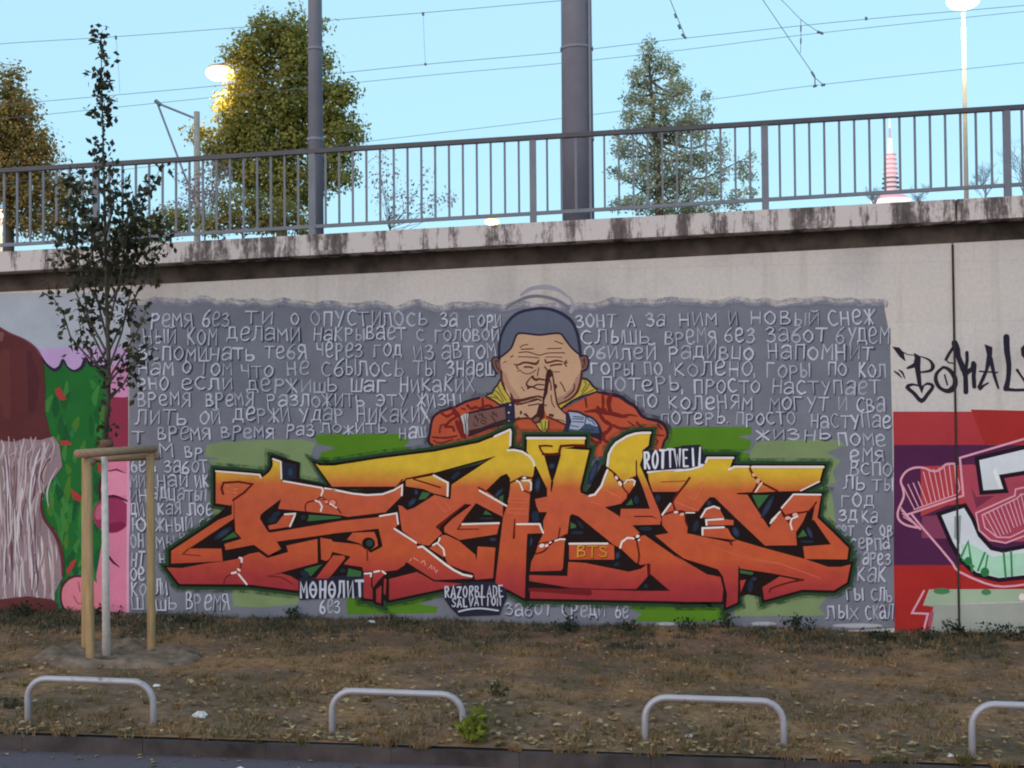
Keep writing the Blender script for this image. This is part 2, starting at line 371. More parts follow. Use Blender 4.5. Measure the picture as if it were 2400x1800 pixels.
# a thin misty second pass where the spray feathers out above the edge
for amp, up, c_, L_ in ((7, 7, (136, 137, 146), .4), (6, 3.5, (121, 124, 138), .7)):
    b.poly([(x, y-up+amp*noise.noise((x*.045, L_*9, 0))+3*noise.noise((x*.16, L_*9, 3))) for x, y in top]+[(2076, 760), (302, 760)], paint(*c_), L_)
b.rib([(x, y-6) for x, y in top], 22, overspray(104, 106, 122, .08), .9, 2)
SC = paint(150, 152, 158)
for x, y, w, h in ((2010, 1466, 60, 5), (1790, 1462, 30, 5), (1560, 1462, 22, 4)): b.blob(x, y, w, h, SC, 1.6)
b.obj('painted_background', mural)
for st, m in (("A 545 235 700 190 1200 165 1700 150 1900 205 1850 300 1840 420 1890 560 1990 760 640 760 600 640 630 480 560 420 720 395 530 370", LG),
              ("A 600 470 660 470 660 1159 B 700 20 620 30 A 640 960 600 700", LG),
              ("A 660 960 860 985 830 1060 700 1140 640 1159", LG),
              ("A 1880 100 2212 88 C 500 92 900 88 945 180 880 240 965 280 400 440 0 500 A 2000 500 1940 400 1960 320 2150 262 2080 240 1920 215", VG),
              ("z 1530 1012 1566 1003 1600 1000 G 960 0 955 95 780 120 950 165 930 280 820 310 930 335 930 470 300 480 z 1540 1075", VG),
              ("G 1010 190 1500 155 2050 170 2110 230 1880 320 2060 420 1960 560 2000 690 1900 705 1960 900 1990 1159 H 2000 200 1700 -200 G 1750 800 950 480 940 330", LG),
              ("B 860 850 1200 830 1680 900 1720 1000 1650 1090 1200 1125 880 1110", LG),
              ("u 365 185 700 150 955 150 945 200 830 235 960 255 945 295 370 305", VG),
              ("v 1890 165 2212 160 w 280 180 300 285 20 300 v 1890 292 1950 245 1870 210", VG),
              ("w 370 110 900 95 930 140 880 205 930 255 330 262", LG),
              ("z 1560 1070 1530 1100 1480 1090 1500 1040", VG)):
    g = Paint(); gk = globals().get('gk', 0)+1; g.k = gk; g.poly(st, m, 2); g.obj('green_patch', mural)

# -- handwriting: a stroke alphabet
FONT = {
 'а': '~1,8 3,10 6,9.5 6.5,7 6.5,0|~6.3,4.5 3.5,5.5 .8,3.5 1,.8 3.5,.3 6.2,2.5', 'б': '~6,11 3,8.5 1,5 .8,2 3,0 5.5,1 6,3.5 4,5.5 1.5,4.5',
 'в': '1,0 1,10|~1,10 4,10.3 5,8 3.5,5.8 1,5.3|~1.1,5.3 4,5.3 6.3,3 5,.5 1,0', 'г': '1,0 1,10 6,9.8',
 'д': '0,-1 .3,1.5 6.7,1.5 6.8,-1|1.8,1.5 2.3,10 5.8,10 5.8,1.5', 'е': '~1,4.5 5,5.5 6,8 4,10 1.5,8.5 .8,4.5 1.5,1 4,0 6.3,1.5',
 'ж': '0,10 6.5,0|7,10 0,0|3.5,10.5 3.4,-.3', 'з': '~.5,8.5 3,10.2 5.3,8.5 3,5.8 2,5.5|~2.2,5.6 5.5,5 6,2 3.5,0 .5,1',
 'и': '.8,10 1.2,0 6,10 6.3,0', 'й': '.8,10 1.2,0 6,10 6.3,0|~1.5,12 3.5,11.2 5.5,12.2', 'к': '1,10 1,0|5.5,10 1.2,5 6,0',
 'л': '~0,0 1.5,1 2,5 2,10|2,10 6,10 6.3,0', 'м': '.5,0 .8,10 3.5,5 6.3,10 6.8,0', 'н': '1,10 1,0|6,10 6,0|1,5 6,5',
 'о': '~3.5,10 .8,7 .8,3 3.5,0 6,3 6.2,7 3.7,10', 'п': '1,0 1,10 6,10 6.2,0', 'р': '1,-2 1,10|~1,9 4,10 6,7.5 4.5,5 1.2,4.5',
 'с': '~6,9 3.5,10 1,7 1,3 3.5,0 6.3,1.2', 'т': '0,10 7,10|3.5,10 3.5,0', 'у': '.8,10 3.5,5|6.3,10 2.5,-1.2', 'х': '.5,10 6.3,0|6.3,10 .5,0',
 'ц': '1,10 1,0 6,0|6,10 6,-1.5', 'ч': '1,10 1.2,5.5 5.8,5|5.8,10 5.8,0', 'ш': '.5,10 .8,0 7,0 7.2,10|3.8,9 3.9,0',
 'ь': '1,10 1,0|~1,4.5 4.5,5 6,2.5 4,0 1,.2', 'ы': '1,10 1,0|~1,4.5 3.5,4.8 4.8,2.5 3,0 1,.2|6.8,10 6.8,0',
 'э': '~.8,8.5 3.5,10 6,7 6,3 3.5,0 .8,1.5|2.5,5 6,5', 'ю': '.8,10 .8,0|.8,5 3,5|~5,10 3,7 3,3 5,0 7,3 7,7 5,10', 'я': '~6,5 3,5 1.2,7.3 3,10 6,9.5|6,10 6.2,0|4.5,5 .8,0',
 'А': '.5,0 3.5,10 6.3,0|1.3,3.5 5.7,3.5', ',': '1,1 .6,-2.5', '.': '1,.6 1.4,.4', '|': '3,10 3,0',
 'R': '1,0 1,10|~1,9.6 4.5,10 5.8,7.8 4.5,5.5 1.5,5|2.5,5 6.2,0', 'O': '~3.5,10 .8,7 .8,3 3.5,0 6.2,3 6.2,7 3.8,10', 'T': '0,10 7,10|3.5,10 3.5,0',
 'W': '0,10 1.8,0 3.5,6.5 5.2,0 7,10', 'E': '6,10 1,10 1,0 6.2,0|1,5 5,5', 'I': '3.5,10 3.5,0', 'L': '1.2,10 1.2,0 6.2,0', 'A': '.3,0 3.5,10 6.7,0|1.6,3.2 5.4,3.2',
 'Z': '.6,10 6.2,10 .8,0 6.5,0', 'B': '1,0 1,10|~1,9.7 4.5,9.8 5.2,7.6 1.4,5.3|~1.4,5.3 5.8,4.8 6,1.2 1,.3', 'D': '1,0 1,10|~1,9.7 5,9 6.3,5 5,1 1,.3',
 'S': '~6.2,8.6 3.6,10 1,8 3,5.6 5.8,3.6 5.2,.8 2.6,0 .6,1.6', 'V': '.4,10 3.5,0 6.6,10', 'N': '.8,0 1,10 6,0 6.2,10',
 'М': '.5,0 .8,10 3.5,4 6.3,10 6.6,0', 'Н': '1,10 1,0|6,10 6,0|1,5 6,5', 'Л': '.3,0 2,3 2.2,10 6,10 6.2,0', 'И': '1,10 1,0 6,10 6,0', 'Т': '0,10 7,10|3.5,10 3.5,0',
 'Ө': '~3.5,10 .8,7 .8,3 3.5,0 6.2,3 6.2,7 3.8,10|1.2,5 5.8,5'}
def write(P, word, x0, x1, yt, yb, w, mat, L, sh=None, shift=(0, 0), R=random, fill=.84, wob=.36, tilt=0, jit=1):
    n = sum(.35 if c in ',.' else 1 for c in word); cw = (x1-x0)/n; x = x0; cy = tilt
    for c in word:
        q = .35 if c in ',.' else 1
        ang = R.uniform(-.11, .09)*jit; sc = 1+R.uniform(-.16, .1)*jit; dy = R.uniform(-2.4, 2.0)*jit; h = (yb-yt)*sc
        ybb = yb+dy+cy*(x-x0)
        for st in FONT[c].split('|'):
            sm = st[0] == '~'; pp = [tuple(map(float, a.split(','))) for a in st.lstrip('~').split()]
            if sm: pp = smooth(pp, 4)
            o = []
            for u, v in pp:
                u = (u+(R.uniform(-.25, .25)*jit if not sm else 0))/7*cw*q*fill+cw*q*(1-fill)/2; v = v/10*h
                o.append((x+u+v*ang, ybb-v))
            if sh is not None and R.random() < .82: q_ = R.uniform(.5, 1.15); P.rib([(a+shift[0]*q_, b_+shift[1]*q_) for a, b_ in o], w*R.uniform(.8, 1.5), sh if R.random() < .6 else TSH2, L-.8, wob=.4)
            k_ = R.uniform(.78, 1.1); P.rib(o, [w*k_*R.uniform(.75, 1.1), w*k_, w*k_*R.uniform(.7, 1.1)], mat if sh is None or R.random() < .6 else TXT2, L, wob=wob)
        x += cw*q
LINES = [
 [('ремя', 351, 455, 737, 765), ('без', 472, 540, 731, 764), ('ти', 572, 643, 729, 759), ('о', 680, 704, 731, 761), ('опустилось', 727, 1006, 731, 763), ('за', 1029, 1074, 736, 765), ('гори', 1098, 1177, 738, 766),
  ('зонт', 1347, 1445, 738, 766), ('А', 1469, 1491, 735, 765), ('за', 1513, 1560, 735, 765), ('ним', 1588, 1683, 733, 763), ('и', 1704, 1732, 730, 762), ('новый', 1755, 1924, 732, 761), ('снеж', 1939, 2051, 728, 761)],
 [('ный', 334, 415, 772, 806), ('ком', 436, 510, 772, 808), ('делами', 530, 706, 768, 798), ('накрывает', 732, 954, 768, 796), ('с', 975, 998, 774, 797), ('головой', 1016, 1172, 772, 799),
  ('слышь', 1359, 1528, 774, 805), ('время', 1555, 1683, 773, 805), ('без', 1696, 1771, 768, 802), ('забот', 1793, 1939, 770, 801), ('будем', 1956, 2085, 768, 803)],
 [('вспоминать', 320, 601, 815, 844), ('тебя', 619, 722, 808, 840), ('через', 739, 852, 803, 836), ('год', 873, 943, 808, 836), ('из', 968, 1020, 808, 840), ('автом', 1033, 1166, 809, 840),
  ('обилей', 1365, 1540, 813, 842), ('радивцо', 1564, 1769, 811, 842), ('напомнит', 1795, 2049, 810, 842)],
 [('нам', 321, 408, 848, 877), ('о', 425, 450, 848, 875), ('том', 464, 546, 850, 880), ('что', 563, 643, 855, 884), ('не', 669, 728, 848, 880), ('сбылось', 751, 950, 845, 880), ('ты', 966, 1022, 845, 879), ('знаеш', 1044, 1159, 847, 880),
  ('горы', 1381, 1485, 850, 877), ('по', 1508, 1555, 848, 879), ('колено,', 1578, 1777, 848, 881), ('горы', 1793, 1900, 852, 885), ('по', 1937, 1988, 847, 879), ('кол', 2010, 2079, 850, 884)],
 [('ено', 321, 397, 885, 914), ('если', 422, 550, 885, 913), ('держишь', 577, 795, 890, 918), ('шаг', 819, 910, 890, 917), ('никаких', 935, 1115, 886, 917),
  ('потерь,', 1407, 1608, 886, 915), ('просто', 1624, 1783, 890, 920), ('наступает', 1806, 2064, 893, 923)],
 [('время', 319, 449, 922, 951), ('время', 480, 596, 922, 951), ('разложить', 624, 859, 924, 952), ('эту', 878, 959, 922, 950), ('жизн|', 977, 1094, 922, 952),
  ('по', 1487, 1543, 922, 953), ('коленям', 1564, 1765, 928, 958), ('могут', 1801, 1943, 930, 960), ('и', 1960, 1988, 932, 962), ('сва', 2004, 2076, 933, 965)],
 [('лить', 315, 442, 963, 994), ('ой', 465, 520, 966, 993), ('держи', 545, 684, 958, 987), ('удар', 701, 808, 960, 987), ('никаких', 834, 1013, 956, 990),
  ('потерь.', 1546, 1712, 965, 993), ('просто', 1721, 1867, 968, 995), ('наступае', 1897, 2090, 972, 1003)],
 [('т', 309, 340, 1008, 1036), ('время', 367, 497, 1002, 1031), ('время', 516, 646, 1000, 1026), ('раз', 669, 739, 998, 1022), ('ложить', 750, 911, 994, 1015), ('наш', 933, 1000, 1000, 1026),
  ('жизнь', 1770, 1952, 1008, 1030), ('поме', 1960, 2080, 1013, 1045)],
 [('м', 371, 410, 1044, 1073), ('вр', 432, 476, 1046, 1072), ('емя', 1989, 2076, 1054, 1083)],
 [('бе', 306, 343, 1076, 1108), ('з', 350, 368, 1092, 1105), ('забот', 384, 489, 1082, 1109), ('вспо', 1989, 2093, 1084, 1114)],
 [('ми', 304, 343, 1112, 1141), ('най', 366, 443, 1110, 1140), ('ик', 457, 492, 1112, 1140), ('ль', 1975, 2031, 1118, 1146), ('ты', 2042, 2094, 1124, 1150)],
 [('ина', 302, 371, 1147, 1174), ('дцаты|', 374, 493, 1146, 1172), ('год', 1968, 2050, 1159, 1188)],
 [('ди', 302, 342, 1180, 1208), ('кая', 368, 427, 1180, 1206), ('пое', 443, 500, 1180, 1206), ('зд', 1964, 2010, 1198, 1222), ('ка', 2018, 2058, 1198, 1225)],
 [('ю', 306, 344, 1214, 1244), ('жный', 365, 454, 1214, 1244), ('се', 464, 498, 1212, 1238), ('вет', 1958, 2001, 1230, 1254), ('с', 2027, 2043, 1234, 1255), ('ов', 2062, 2092, 1234, 1257)],
 [('он', 306, 340, 1252, 1283), ('мы', 365, 410, 1252, 1285), ('н', 420, 436, 1250, 1270), ('серпа', 1991, 2087, 1260, 1287)],
 [('нт', 305, 339, 1290, 1327), ('н', 373, 389, 1294, 1322), ('арез', 2020, 2089, 1294, 1322)],
 [('ое', 305, 342, 1331, 1361), ('как', 2006, 2079, 1328, 1362)],
 [('ко', 306, 344, 1365, 1395), ('ли', 365, 394, 1362, 1393), ('ты', 1973, 2025, 1380, 1406), ('сль', 2040, 2094, 1378, 1408)],
 [('ш', 306, 339, 1400, 1428), ('шь', 363, 419, 1400, 1428), ('время', 433, 541, 1394, 1428), ('без', 749, 799, 1408, 1437), ('забот', 1183, 1295, 1413, 1442), ('среди', 1315, 1421, 1414, 1444), ('бе', 1440, 1474, 1416, 1447),
  ('лых', 1934, 2015, 1418, 1450), ('скал', 2028, 2094, 1418, 1450)]]
for k, ln in enumerate(LINES):
    R = random.Random(k)
    for j, (w, x0, x1, yt, yb) in enumerate(ln):
        P = Paint(); P.k = 5*(k+j); write(P, w, x0, x1, yt, yb, 3.9, TXT, 4, TSH, (2.7, 2.6) if k < 9 else (2.2, 3.2), R)
        P.obj('handwritten_word', mural)

# -- the praying man
SK = paint(172, 139, 114, .1); LINE = paint(74, 38, 36); OUT = paint(44, 28, 44); JK = paint(164, 74, 50); FOLD = paint(104, 34, 30); HOOD = paint(166, 148, 66); HOODL = paint(96, 84, 34)
HAIR = paint(82, 88, 105); ARM = paint(108, 78, 74); ARMD = paint(52, 32, 34); CUFF = paint(146, 154, 176); CUFFD = paint(62, 74, 98); WOOL = paint(172, 172, 168); DK = paint(58, 30, 32)
fig = Paint()                                              # jacket is the figure's own mesh, the rest are its pieces
J = ("c 105 975 130 850 160 650 215 545 340 465 560 400 760 300 980 240 d -900 215 200 480 880 140 1000 160 1130 185 1270 215 1410 310 1550 400 1640 540 1750 600 1900 630 2010 680 2080 780 2095 900 2040 990 2000 1130 1500 1200 800 1260 0 1240 c 1700 1200 180 1120 130 1040")
P_ = fig.poly(J, JK, 5)
fig.rib([p for p in P_ if True][:8], 6, OUT, 5.6, 2); fig.rib(P_, 24, overspray(60, 52, 66, .0), 4.8, closed=True)
fig.rib("d 880 140 1000 160 1130 185 1270 215 1410 310 1550 400 1640 540 1750 600 1900 630 2010 680 2080 780 2095 900 2040 990 2000 1130", [4, 9, 9, 6, 9, 6, 5], OUT, 5.6, 3)
fig.rib("c 105 975 130 1030 170 1060", 7, OUT, 5.7, 2)
for st, w in (("c 560 400 530 470 590 560 500 620 430 690 400 740 520 740 550 810", 6), ("c 300 840 320 720 420 690", 4), ("c 180 920 400 930 590 900", 5), ("c 200 980 320 1020 520 960", 4), ("c 600 660 640 780 700 900", 10),
              ("c 540 440 640 560 680 700 740 930", 7), ("c 1040 260 1050 400", 5), ("c 780 370 850 430 920 400 1000 420 1130 370 1200 390", 6), ("c 680 420 740 440", 4), ("c 330 500 420 560 520 510", 6),
              ("d 660 480 860 460 920 480 1130 510 1340 560 1430 530 1570 555", [3, 10, 13, 11, 8, 6, 3]), ("d 980 200 985 380 940 470", 6), ("d 1110 200 1080 330 1110 480", 11), ("d 680 250 700 400", 5),
              ("d 930 530 1010 640 1120 710 1080 800 1000 870 1000 960 1060 1000", [8, 9, 10, 8, 7]), ("d 1160 710 1260 760 1420 770", 6), ("d 1420 650 1520 720", 4), ("d 1560 660 1640 740", 5), ("d 890 400 960 470 1020 440", 7), ("d 1930 700 2000 780", 5),
              ("d 1880 880 2040 890", 4), ("d 1890 950 1930 1000 1880 1050", 4), ("d 780 960 850 1010 940 1000", 8), ("d 850 1080 900 1020", 5)):
    fig.rib(st, w, FOLD, 6.2, 3, wob=.2)
fig.poly("d 700 560 800 600 900 700 950 830 1000 900 960 1000 900 960 760 900 700 860", OUT, 6.0)
fo = fig.obj('painted_figure', mural, 'painted praying man in an orange jacket with a yellow hood')
h = Paint()
h.poly("a 0 915 60 880 120 860 150 780 220 700 280 590 330 740 420 900 520 1010 430 1055 280 1090 160 1030", HOOD, 7)
for st in ("a 30 940 200 960 330 1060", "a 160 800 260 880 340 1020", "a 230 720 300 860 400 1010", "a 160 900 230 960"): h.rib(st, 2.6, HOODL, 7.4, 3)
for st, w in (("a 0 915 60 880 120 860 150 780 220 700 280 590", 4), ("a 0 940 160 1020 280 1095 430 1060", 4)): h.rib(st, w, OUT, 7.6, 3)
h.obj('hood', fo); h = Paint()
h.poly("a 1910 575 1980 590 2060 640 2110 720 2205 790 2190 835 1990 905 1820 960 1640 1060 1480 1160 1430 1090 1600 1020 1840 850", HOOD, 7)
for st in ("a 1950 620 1990 690 1900 830", "a 2050 680 2010 760 1900 880", "a 2150 790 2020 850 1850 930"): h.rib(st, 2.6, HOODL, 7.4, 3)
for st, w in (("a 1910 575 1980 580 2060 635 2120 720 2212 790", 5), ("a 2195 835 1990 905 1820 960 1640 1060 1500 1170", 4)): h.rib(st, w, OUT, 7.6, 3)
h.obj('hood', fo)
h = Paint(); h.poly("a 975 1460 1170 1370 1245 1420 1235 1550 1200 1640 1130 1660 1060 1590", HOOD, 7); h.rib("a 1090 1450 1130 1620", 2.6, HOODL, 7.4); h.rib("a 1180 1430 1170 1600", 2.6, HOODL, 7.5); h.rib("a 975 1460 1060 1590 1130 1660", 3, OUT, 7.6); h.rib("a 1245 1420 1235 1550 1190 1650", 3, OUT, 7.7); h.obj('hood_tip', fo)
f = Paint()
f.poly("a 115 190 190 145 275 200 305 420 215 475 150 385", ARM, 7); f.poly("a 1840 150 1900 110 1985 130 2030 230 1995 380 1900 415 1880 300", ARM, 7)
f.rib("a 215 475 150 385 110 200 190 140 270 190", 3.5, OUT, 7.5, 3); f.rib("a 1870 130 1985 115 2040 230 2000 385 1895 420", 4, OUT, 7.5, 3)
f.rib("a 250 250 190 210 200 330 260 400", 3, LINE, 7.6, 3); f.rib("a 1920 230 1960 180 1950 300 1915 350", 3, LINE, 7.6, 3)
FACE = "b 190 1600 400 1425 480 1240 560 1125 850 1145 1000 1150 1250 1125 1400 1130 1500 1250 1620 1405 1755 1515 a 1840 140 1880 250 1900 420 1875 620 1800 850 1620 1010 1430 1090 1150 1130 850 1060 520 1005 480 860 330 620 300 400 275 190"
f.poly(FACE, SK, 8)
f.rib("a 300 420 310 620 370 760 480 900 530 1010 700 1015 900 960 1040 935 1120 960", [5, 6, 9, 10, 7, 6], LINE, 8.4, 3)
f.poly("a 320 640 350 640 480 850 520 1000 440 920 340 780", DK, 8.3)
f.poly("a 350 640 470 850 490 960 400 830", SK, 8.45)
f.poly("a 1895 430 1870 620 1800 850 1620 1010 1430 1085 1400 960 1560 900 1700 760 1780 560", paint(150, 114, 98), 8.15); f.poly("a 310 420 330 620 480 860 540 1000 700 1010 620 880 480 700 400 480", paint(154, 119, 100), 8.15)
f.rib("a 1900 420 1880 620 1800 850 1650 990 1440 1085", [5, 6, 5, 4], LINE, 8.4, 3)
for st, w in (("a 650 55 800 40 900 60 1000 95 1080 105 1180 75 1300 60 1560 60", 2.4), ("a 640 140 800 140 1050 160", 2.2), ("a 1180 145 1350 140 1500 150", 2), ("b 590 1400 640 1360 740 1340", 2.4), ("b 610 1435 850 1425", 2.6), ("b 1130 1425 1410 1415", 2.4), ("b 1280 1270 1440 1330", 2.4),
              ("a 560 290 640 300 740 255 860 260 990 280 1050 205", [3, 4, 4.5, 5, 6, 3]), ("a 1170 190 1190 250 1280 245 1390 215 1520 235", [3, 4.5, 4.5, 4.5, 3]), ("a 1280 320 1380 295 1500 290", 4), ("a 1555 260 1600 210", 3), ("a 1550 265 1620 255", 3), ("a 1560 275 1600 330", 3),
              ("a 760 345 850 340 920 360", 4), ("a 690 430 780 475 880 470 990 400", 2.2), ("a 1050 360 1030 440 1020 520", 2.6), ("a 600 330 640 380", 3), ("a 620 430 690 400", 2), ("a 940 520 930 560 1000 600 1040 580 1170 600", [3, 6, 6, 5, 4]),
              ("a 915 520 830 620 800 680 840 740", [2.4, 3.5, 4, 6]), ("a 830 770 860 740 940 735 1020 690 1150 700", [5, 6, 4, 3.2, 3]), ("a 930 745 1050 790 1160 790", 3.4), ("a 700 740 760 820", 2), ("a 1165 340 1210 400", 3.4), ("a 1350 440 1460 440", 2),
              ("a 1470 640 1530 730 1570 830", 2.8), ("a 1755 680 1750 790 1660 890 1560 970", [2.6, 3.4, 3.4, 2.4]), ("a 1370 700 1390 730 1370 760", 6), ("a 340 260 400 230", 2), ("a 490 140 530 120", 3)):
    f.rib(st, w, LINE, 8.6, 3)
f.obj('face', fo)
hr = Paint()
HR = "b 190 1600 175 1350 240 1080 380 850 560 710 800 645 1050 622 1250 655 1450 745 1620 885 1720 1100 1770 1350 1790 1540 1620 1410 1500 1255 1400 1130 1250 1118 1000 1142 850 1138 560 1115 480 1235 400 1425"
hr.poly(HR, HAIR, 9)
hr.rib("b 175 1640 172 1350 240 1080 380 850 560 710 800 645 1050 620 1250 655 1450 745 1620 885 1720 1100 1770 1350 1790 1560", [6, 6.5, 7, 7, 8, 7, 6.5], paint(38, 40, 62), 9.5, 3)
hr.rib("b 190 1600 400 1425 480 1240 560 1118 850 1140 1000 1150 1250 1120 1400 1130 1500 1255 1620 1410 1770 1540", 4.2, OUT, 9.6, 3)
hr.rib("b 300 640 380 560 500 490 750 390 980 375 1250 430 1450 530 1580 650", [4, 6, 7, 7, 7, 9, 8], paint(104, 102, 114), 3, 4); hr.rib("b 600 350 800 225 1100 190 1350 250 1540 390", [5, 8, 10, 8, 4], paint(138, 134, 148), 3, 4)
hr.rib("b 1600 680 1650 560 1570 380", [10, 8, 3], paint(140, 138, 150), 3.2, 4)
hr.obj('hair', fo)
ar = Paint()
ar.poly("c 790 530 1000 460 1220 420 1420 385 1450 690 1200 740 810 880 780 700", ARM, 9); ar.poly("c 800 800 1000 760 1200 680 1440 600 1450 690 1200 740 810 885", ARMD, 9.3)
ar.rib("c 780 510 1000 455 1220 415 1430 375", 5, OUT, 9.5); ar.rib("c 800 890 1000 815 1220 735 1450 680", 5, OUT, 9.5)
for k in range(16):
    x = random.uniform(860, 1380); y = random.uniform(470, 700); ar.rib("c %f %f %f %f %f %f" % (x, y, x+random.uniform(-10, 50), y+random.uniform(20, 60), x+random.uniform(0, 90), y+random.uniform(30, 90)), 2, ARMD, 9.6, 3)
ar.poly("c 660 560 720 520 800 505 780 640 790 760 785 890 730 850 710 700", WOOL, 9.7); ar.rib("c 720 540 740 700 750 860", 2, CUFFD, 9.9); ar.rib("c 770 520 755 700 775 870", 2, CUFFD, 9.95)
ar.obj('forearm', fo)
hd = Paint()
hd.poly("a 560 1095 700 1040 800 1015 1020 945 1110 965 1145 1100 1130 1360 1050 1440 930 1440 870 1365 700 1370 580 1395 550 1260", SK, 9)
hd.poly("a 1050 1080 1145 1060 1150 1340 1060 1440 930 1440 880 1370 1000 1270", DK, 9.2); hd.blob(1000, 1390, 70, 40, ARM, 9.35, -.5, T='a')
hd.poly("a 1190 480 1215 405 1270 375 1310 420 1340 620 1400 1000 1440 1130 1595 1290 1600 1470 1540 1470 1400 1400 1210 1330 1160 1200 1160 1020 1185 880", SK, 9.5)
hd.poly("a 1190 480 1215 405 1270 375 1310 420 1320 520 1270 560 1240 700 1220 860 1160 1000 1150 1330 1110 1320 1120 1000 1150 820", DK, 9.7)
for st, w in (("a 1310 430 1340 620 1390 960 1440 1130 1600 1290", [3.4, 4, 4, 4, 3.4]), ("a 1210 1330 1400 1405 1570 1490", 4), ("a 600 1090 800 1050 1000 980 1090 1010", 4), ("a 680 1090 820 1050 1010 1000", 2.4), ("a 580 1395 700 1365 880 1365 960 1450 1080 1430", 4),
              ("a 840 1110 960 1090 1050 1070", 3), ("a 690 1230 690 1270", 5), ("a 750 1280 840 1340", 3), ("a 780 1270 830 1320", 3), ("a 590 1370 660 1340", 2.4), ("a 1290 900 1310 1050 1360 1140", 2.4), ("a 1250 560 1290 700 1290 800", 3), ("a 1390 1390 1500 1400 1560 1440", 2), ("a 1170 1100 1200 1110", 3), ("a 1270 1300 1320 1310", 7)):
    hd.rib(st, w, LINE, 9.9, 3)
hd.obj('praying_hands', fo)
cf = Paint()
cf.poly("c 1425 350 1590 285 1610 640 1580 690 1450 700", paint(38, 34, 54), 10)
for x, y, q in ((1520, 360, 16), (1495, 495, 18), (1495, 640, 14), (1470, 430, 7), (1530, 430, 8), (1480, 560, 8), (1535, 570, 7), (1500, 600, 6)): cf.blob(x, y, q, q, WOOL if q > 10 else CUFFD, 10.3, T='c', n=8)
cf.obj('bracelet', fo)
c2 = Paint()
c2.poly("d 340 480 440 520 440 700 390 850 290 820 340 690", paint(38, 38, 58), 10); c2.poly("d 385 470 560 490 660 540 710 555 800 600 880 700 920 850 380 850 440 640", CUFF, 10.2)
c2.poly("d 680 680 900 740 920 850 380 850 400 780 560 800", CUFFD, 10.4)
for st in ("d 470 560 560 570 650 580", "d 460 600 640 610", "d 460 650 650 660", "d 690 560 670 700 700 800", "d 700 570 760 640", "d 740 690 860 760", "d 430 720 560 740", "d 780 620 840 700"): c2.rib(st, 2.6, CUFFD, 10.6)
c2.rib("d 385 465 560 485 660 535 800 590 900 700 960 850", 5, paint(38, 38, 58), 10.7, 3)
c2.obj('knitted_cuff', fo)
# -- the block letters: yellow to orange to red fade
def fade():
    m, n, l, bs = nodes('faded_letter_paint', .6, .25)
    tc = n.new('ShaderNodeTexCoord'); sp = n.new('ShaderNodeSeparateXYZ'); l.new(tc.outputs['Object'], sp.inputs[0])
    ns = tex(n, l, 'ShaderNodeTexNoise', 1.3, 3)
    z0, z1 = at(1200, 1420).z, at(1200, 1010).z
    def pz(y): return (at(1200, y).z-z0)/(z1-z0)
    a = n.new('ShaderNodeMath'); a.operation = 'MULTIPLY_ADD'; l.new(sp.outputs['X'], a.inputs[0]); a.inputs[1].default_value = .0144; l.new(sp.outputs['Z'], a.inputs[2])
    b_ = n.new('ShaderNodeMath'); b_.operation = 'MULTIPLY_ADD'; l.new(ns.outputs['Fac'], b_.inputs[0]); b_.inputs[1].default_value = .16; l.new(a.outputs[0], b_.inputs[2])
    mr = n.new('ShaderNodeMapRange'); l.new(b_.outputs[0], mr.inputs[0]); mr.inputs[1].default_value = z0+.08-.024; mr.inputs[2].default_value = z1+.08-.024
    r = ramp(n, l, mr.outputs[0], [(0, pc(126, 32, 38)), (pz(1372), pc(140, 40, 44)), (pz(1330), pc(158, 58, 42)), (pz(1300), pc(168, 72, 38)), (pz(1180), pc(168, 74, 48)), (pz(1142), pc(172, 84, 44)), (pz(1122), pc(178, 124, 42)), (pz(1095), pc(186, 154, 40)), (1, pc(188, 156, 36))])
    f = tex(n, l, 'ShaderNodeTexNoise', 7, 5); fr = ramp(n, l, f.outputs['Fac'], [(.3, g3(.88)), (.65, g3(1.05))])
    o = mix(n, l, 1.0, r.outputs[0], fr.outputs[0], 'MULTIPLY'); l.new(o, bs.inputs['Base Color']); return m
FADE = fade()
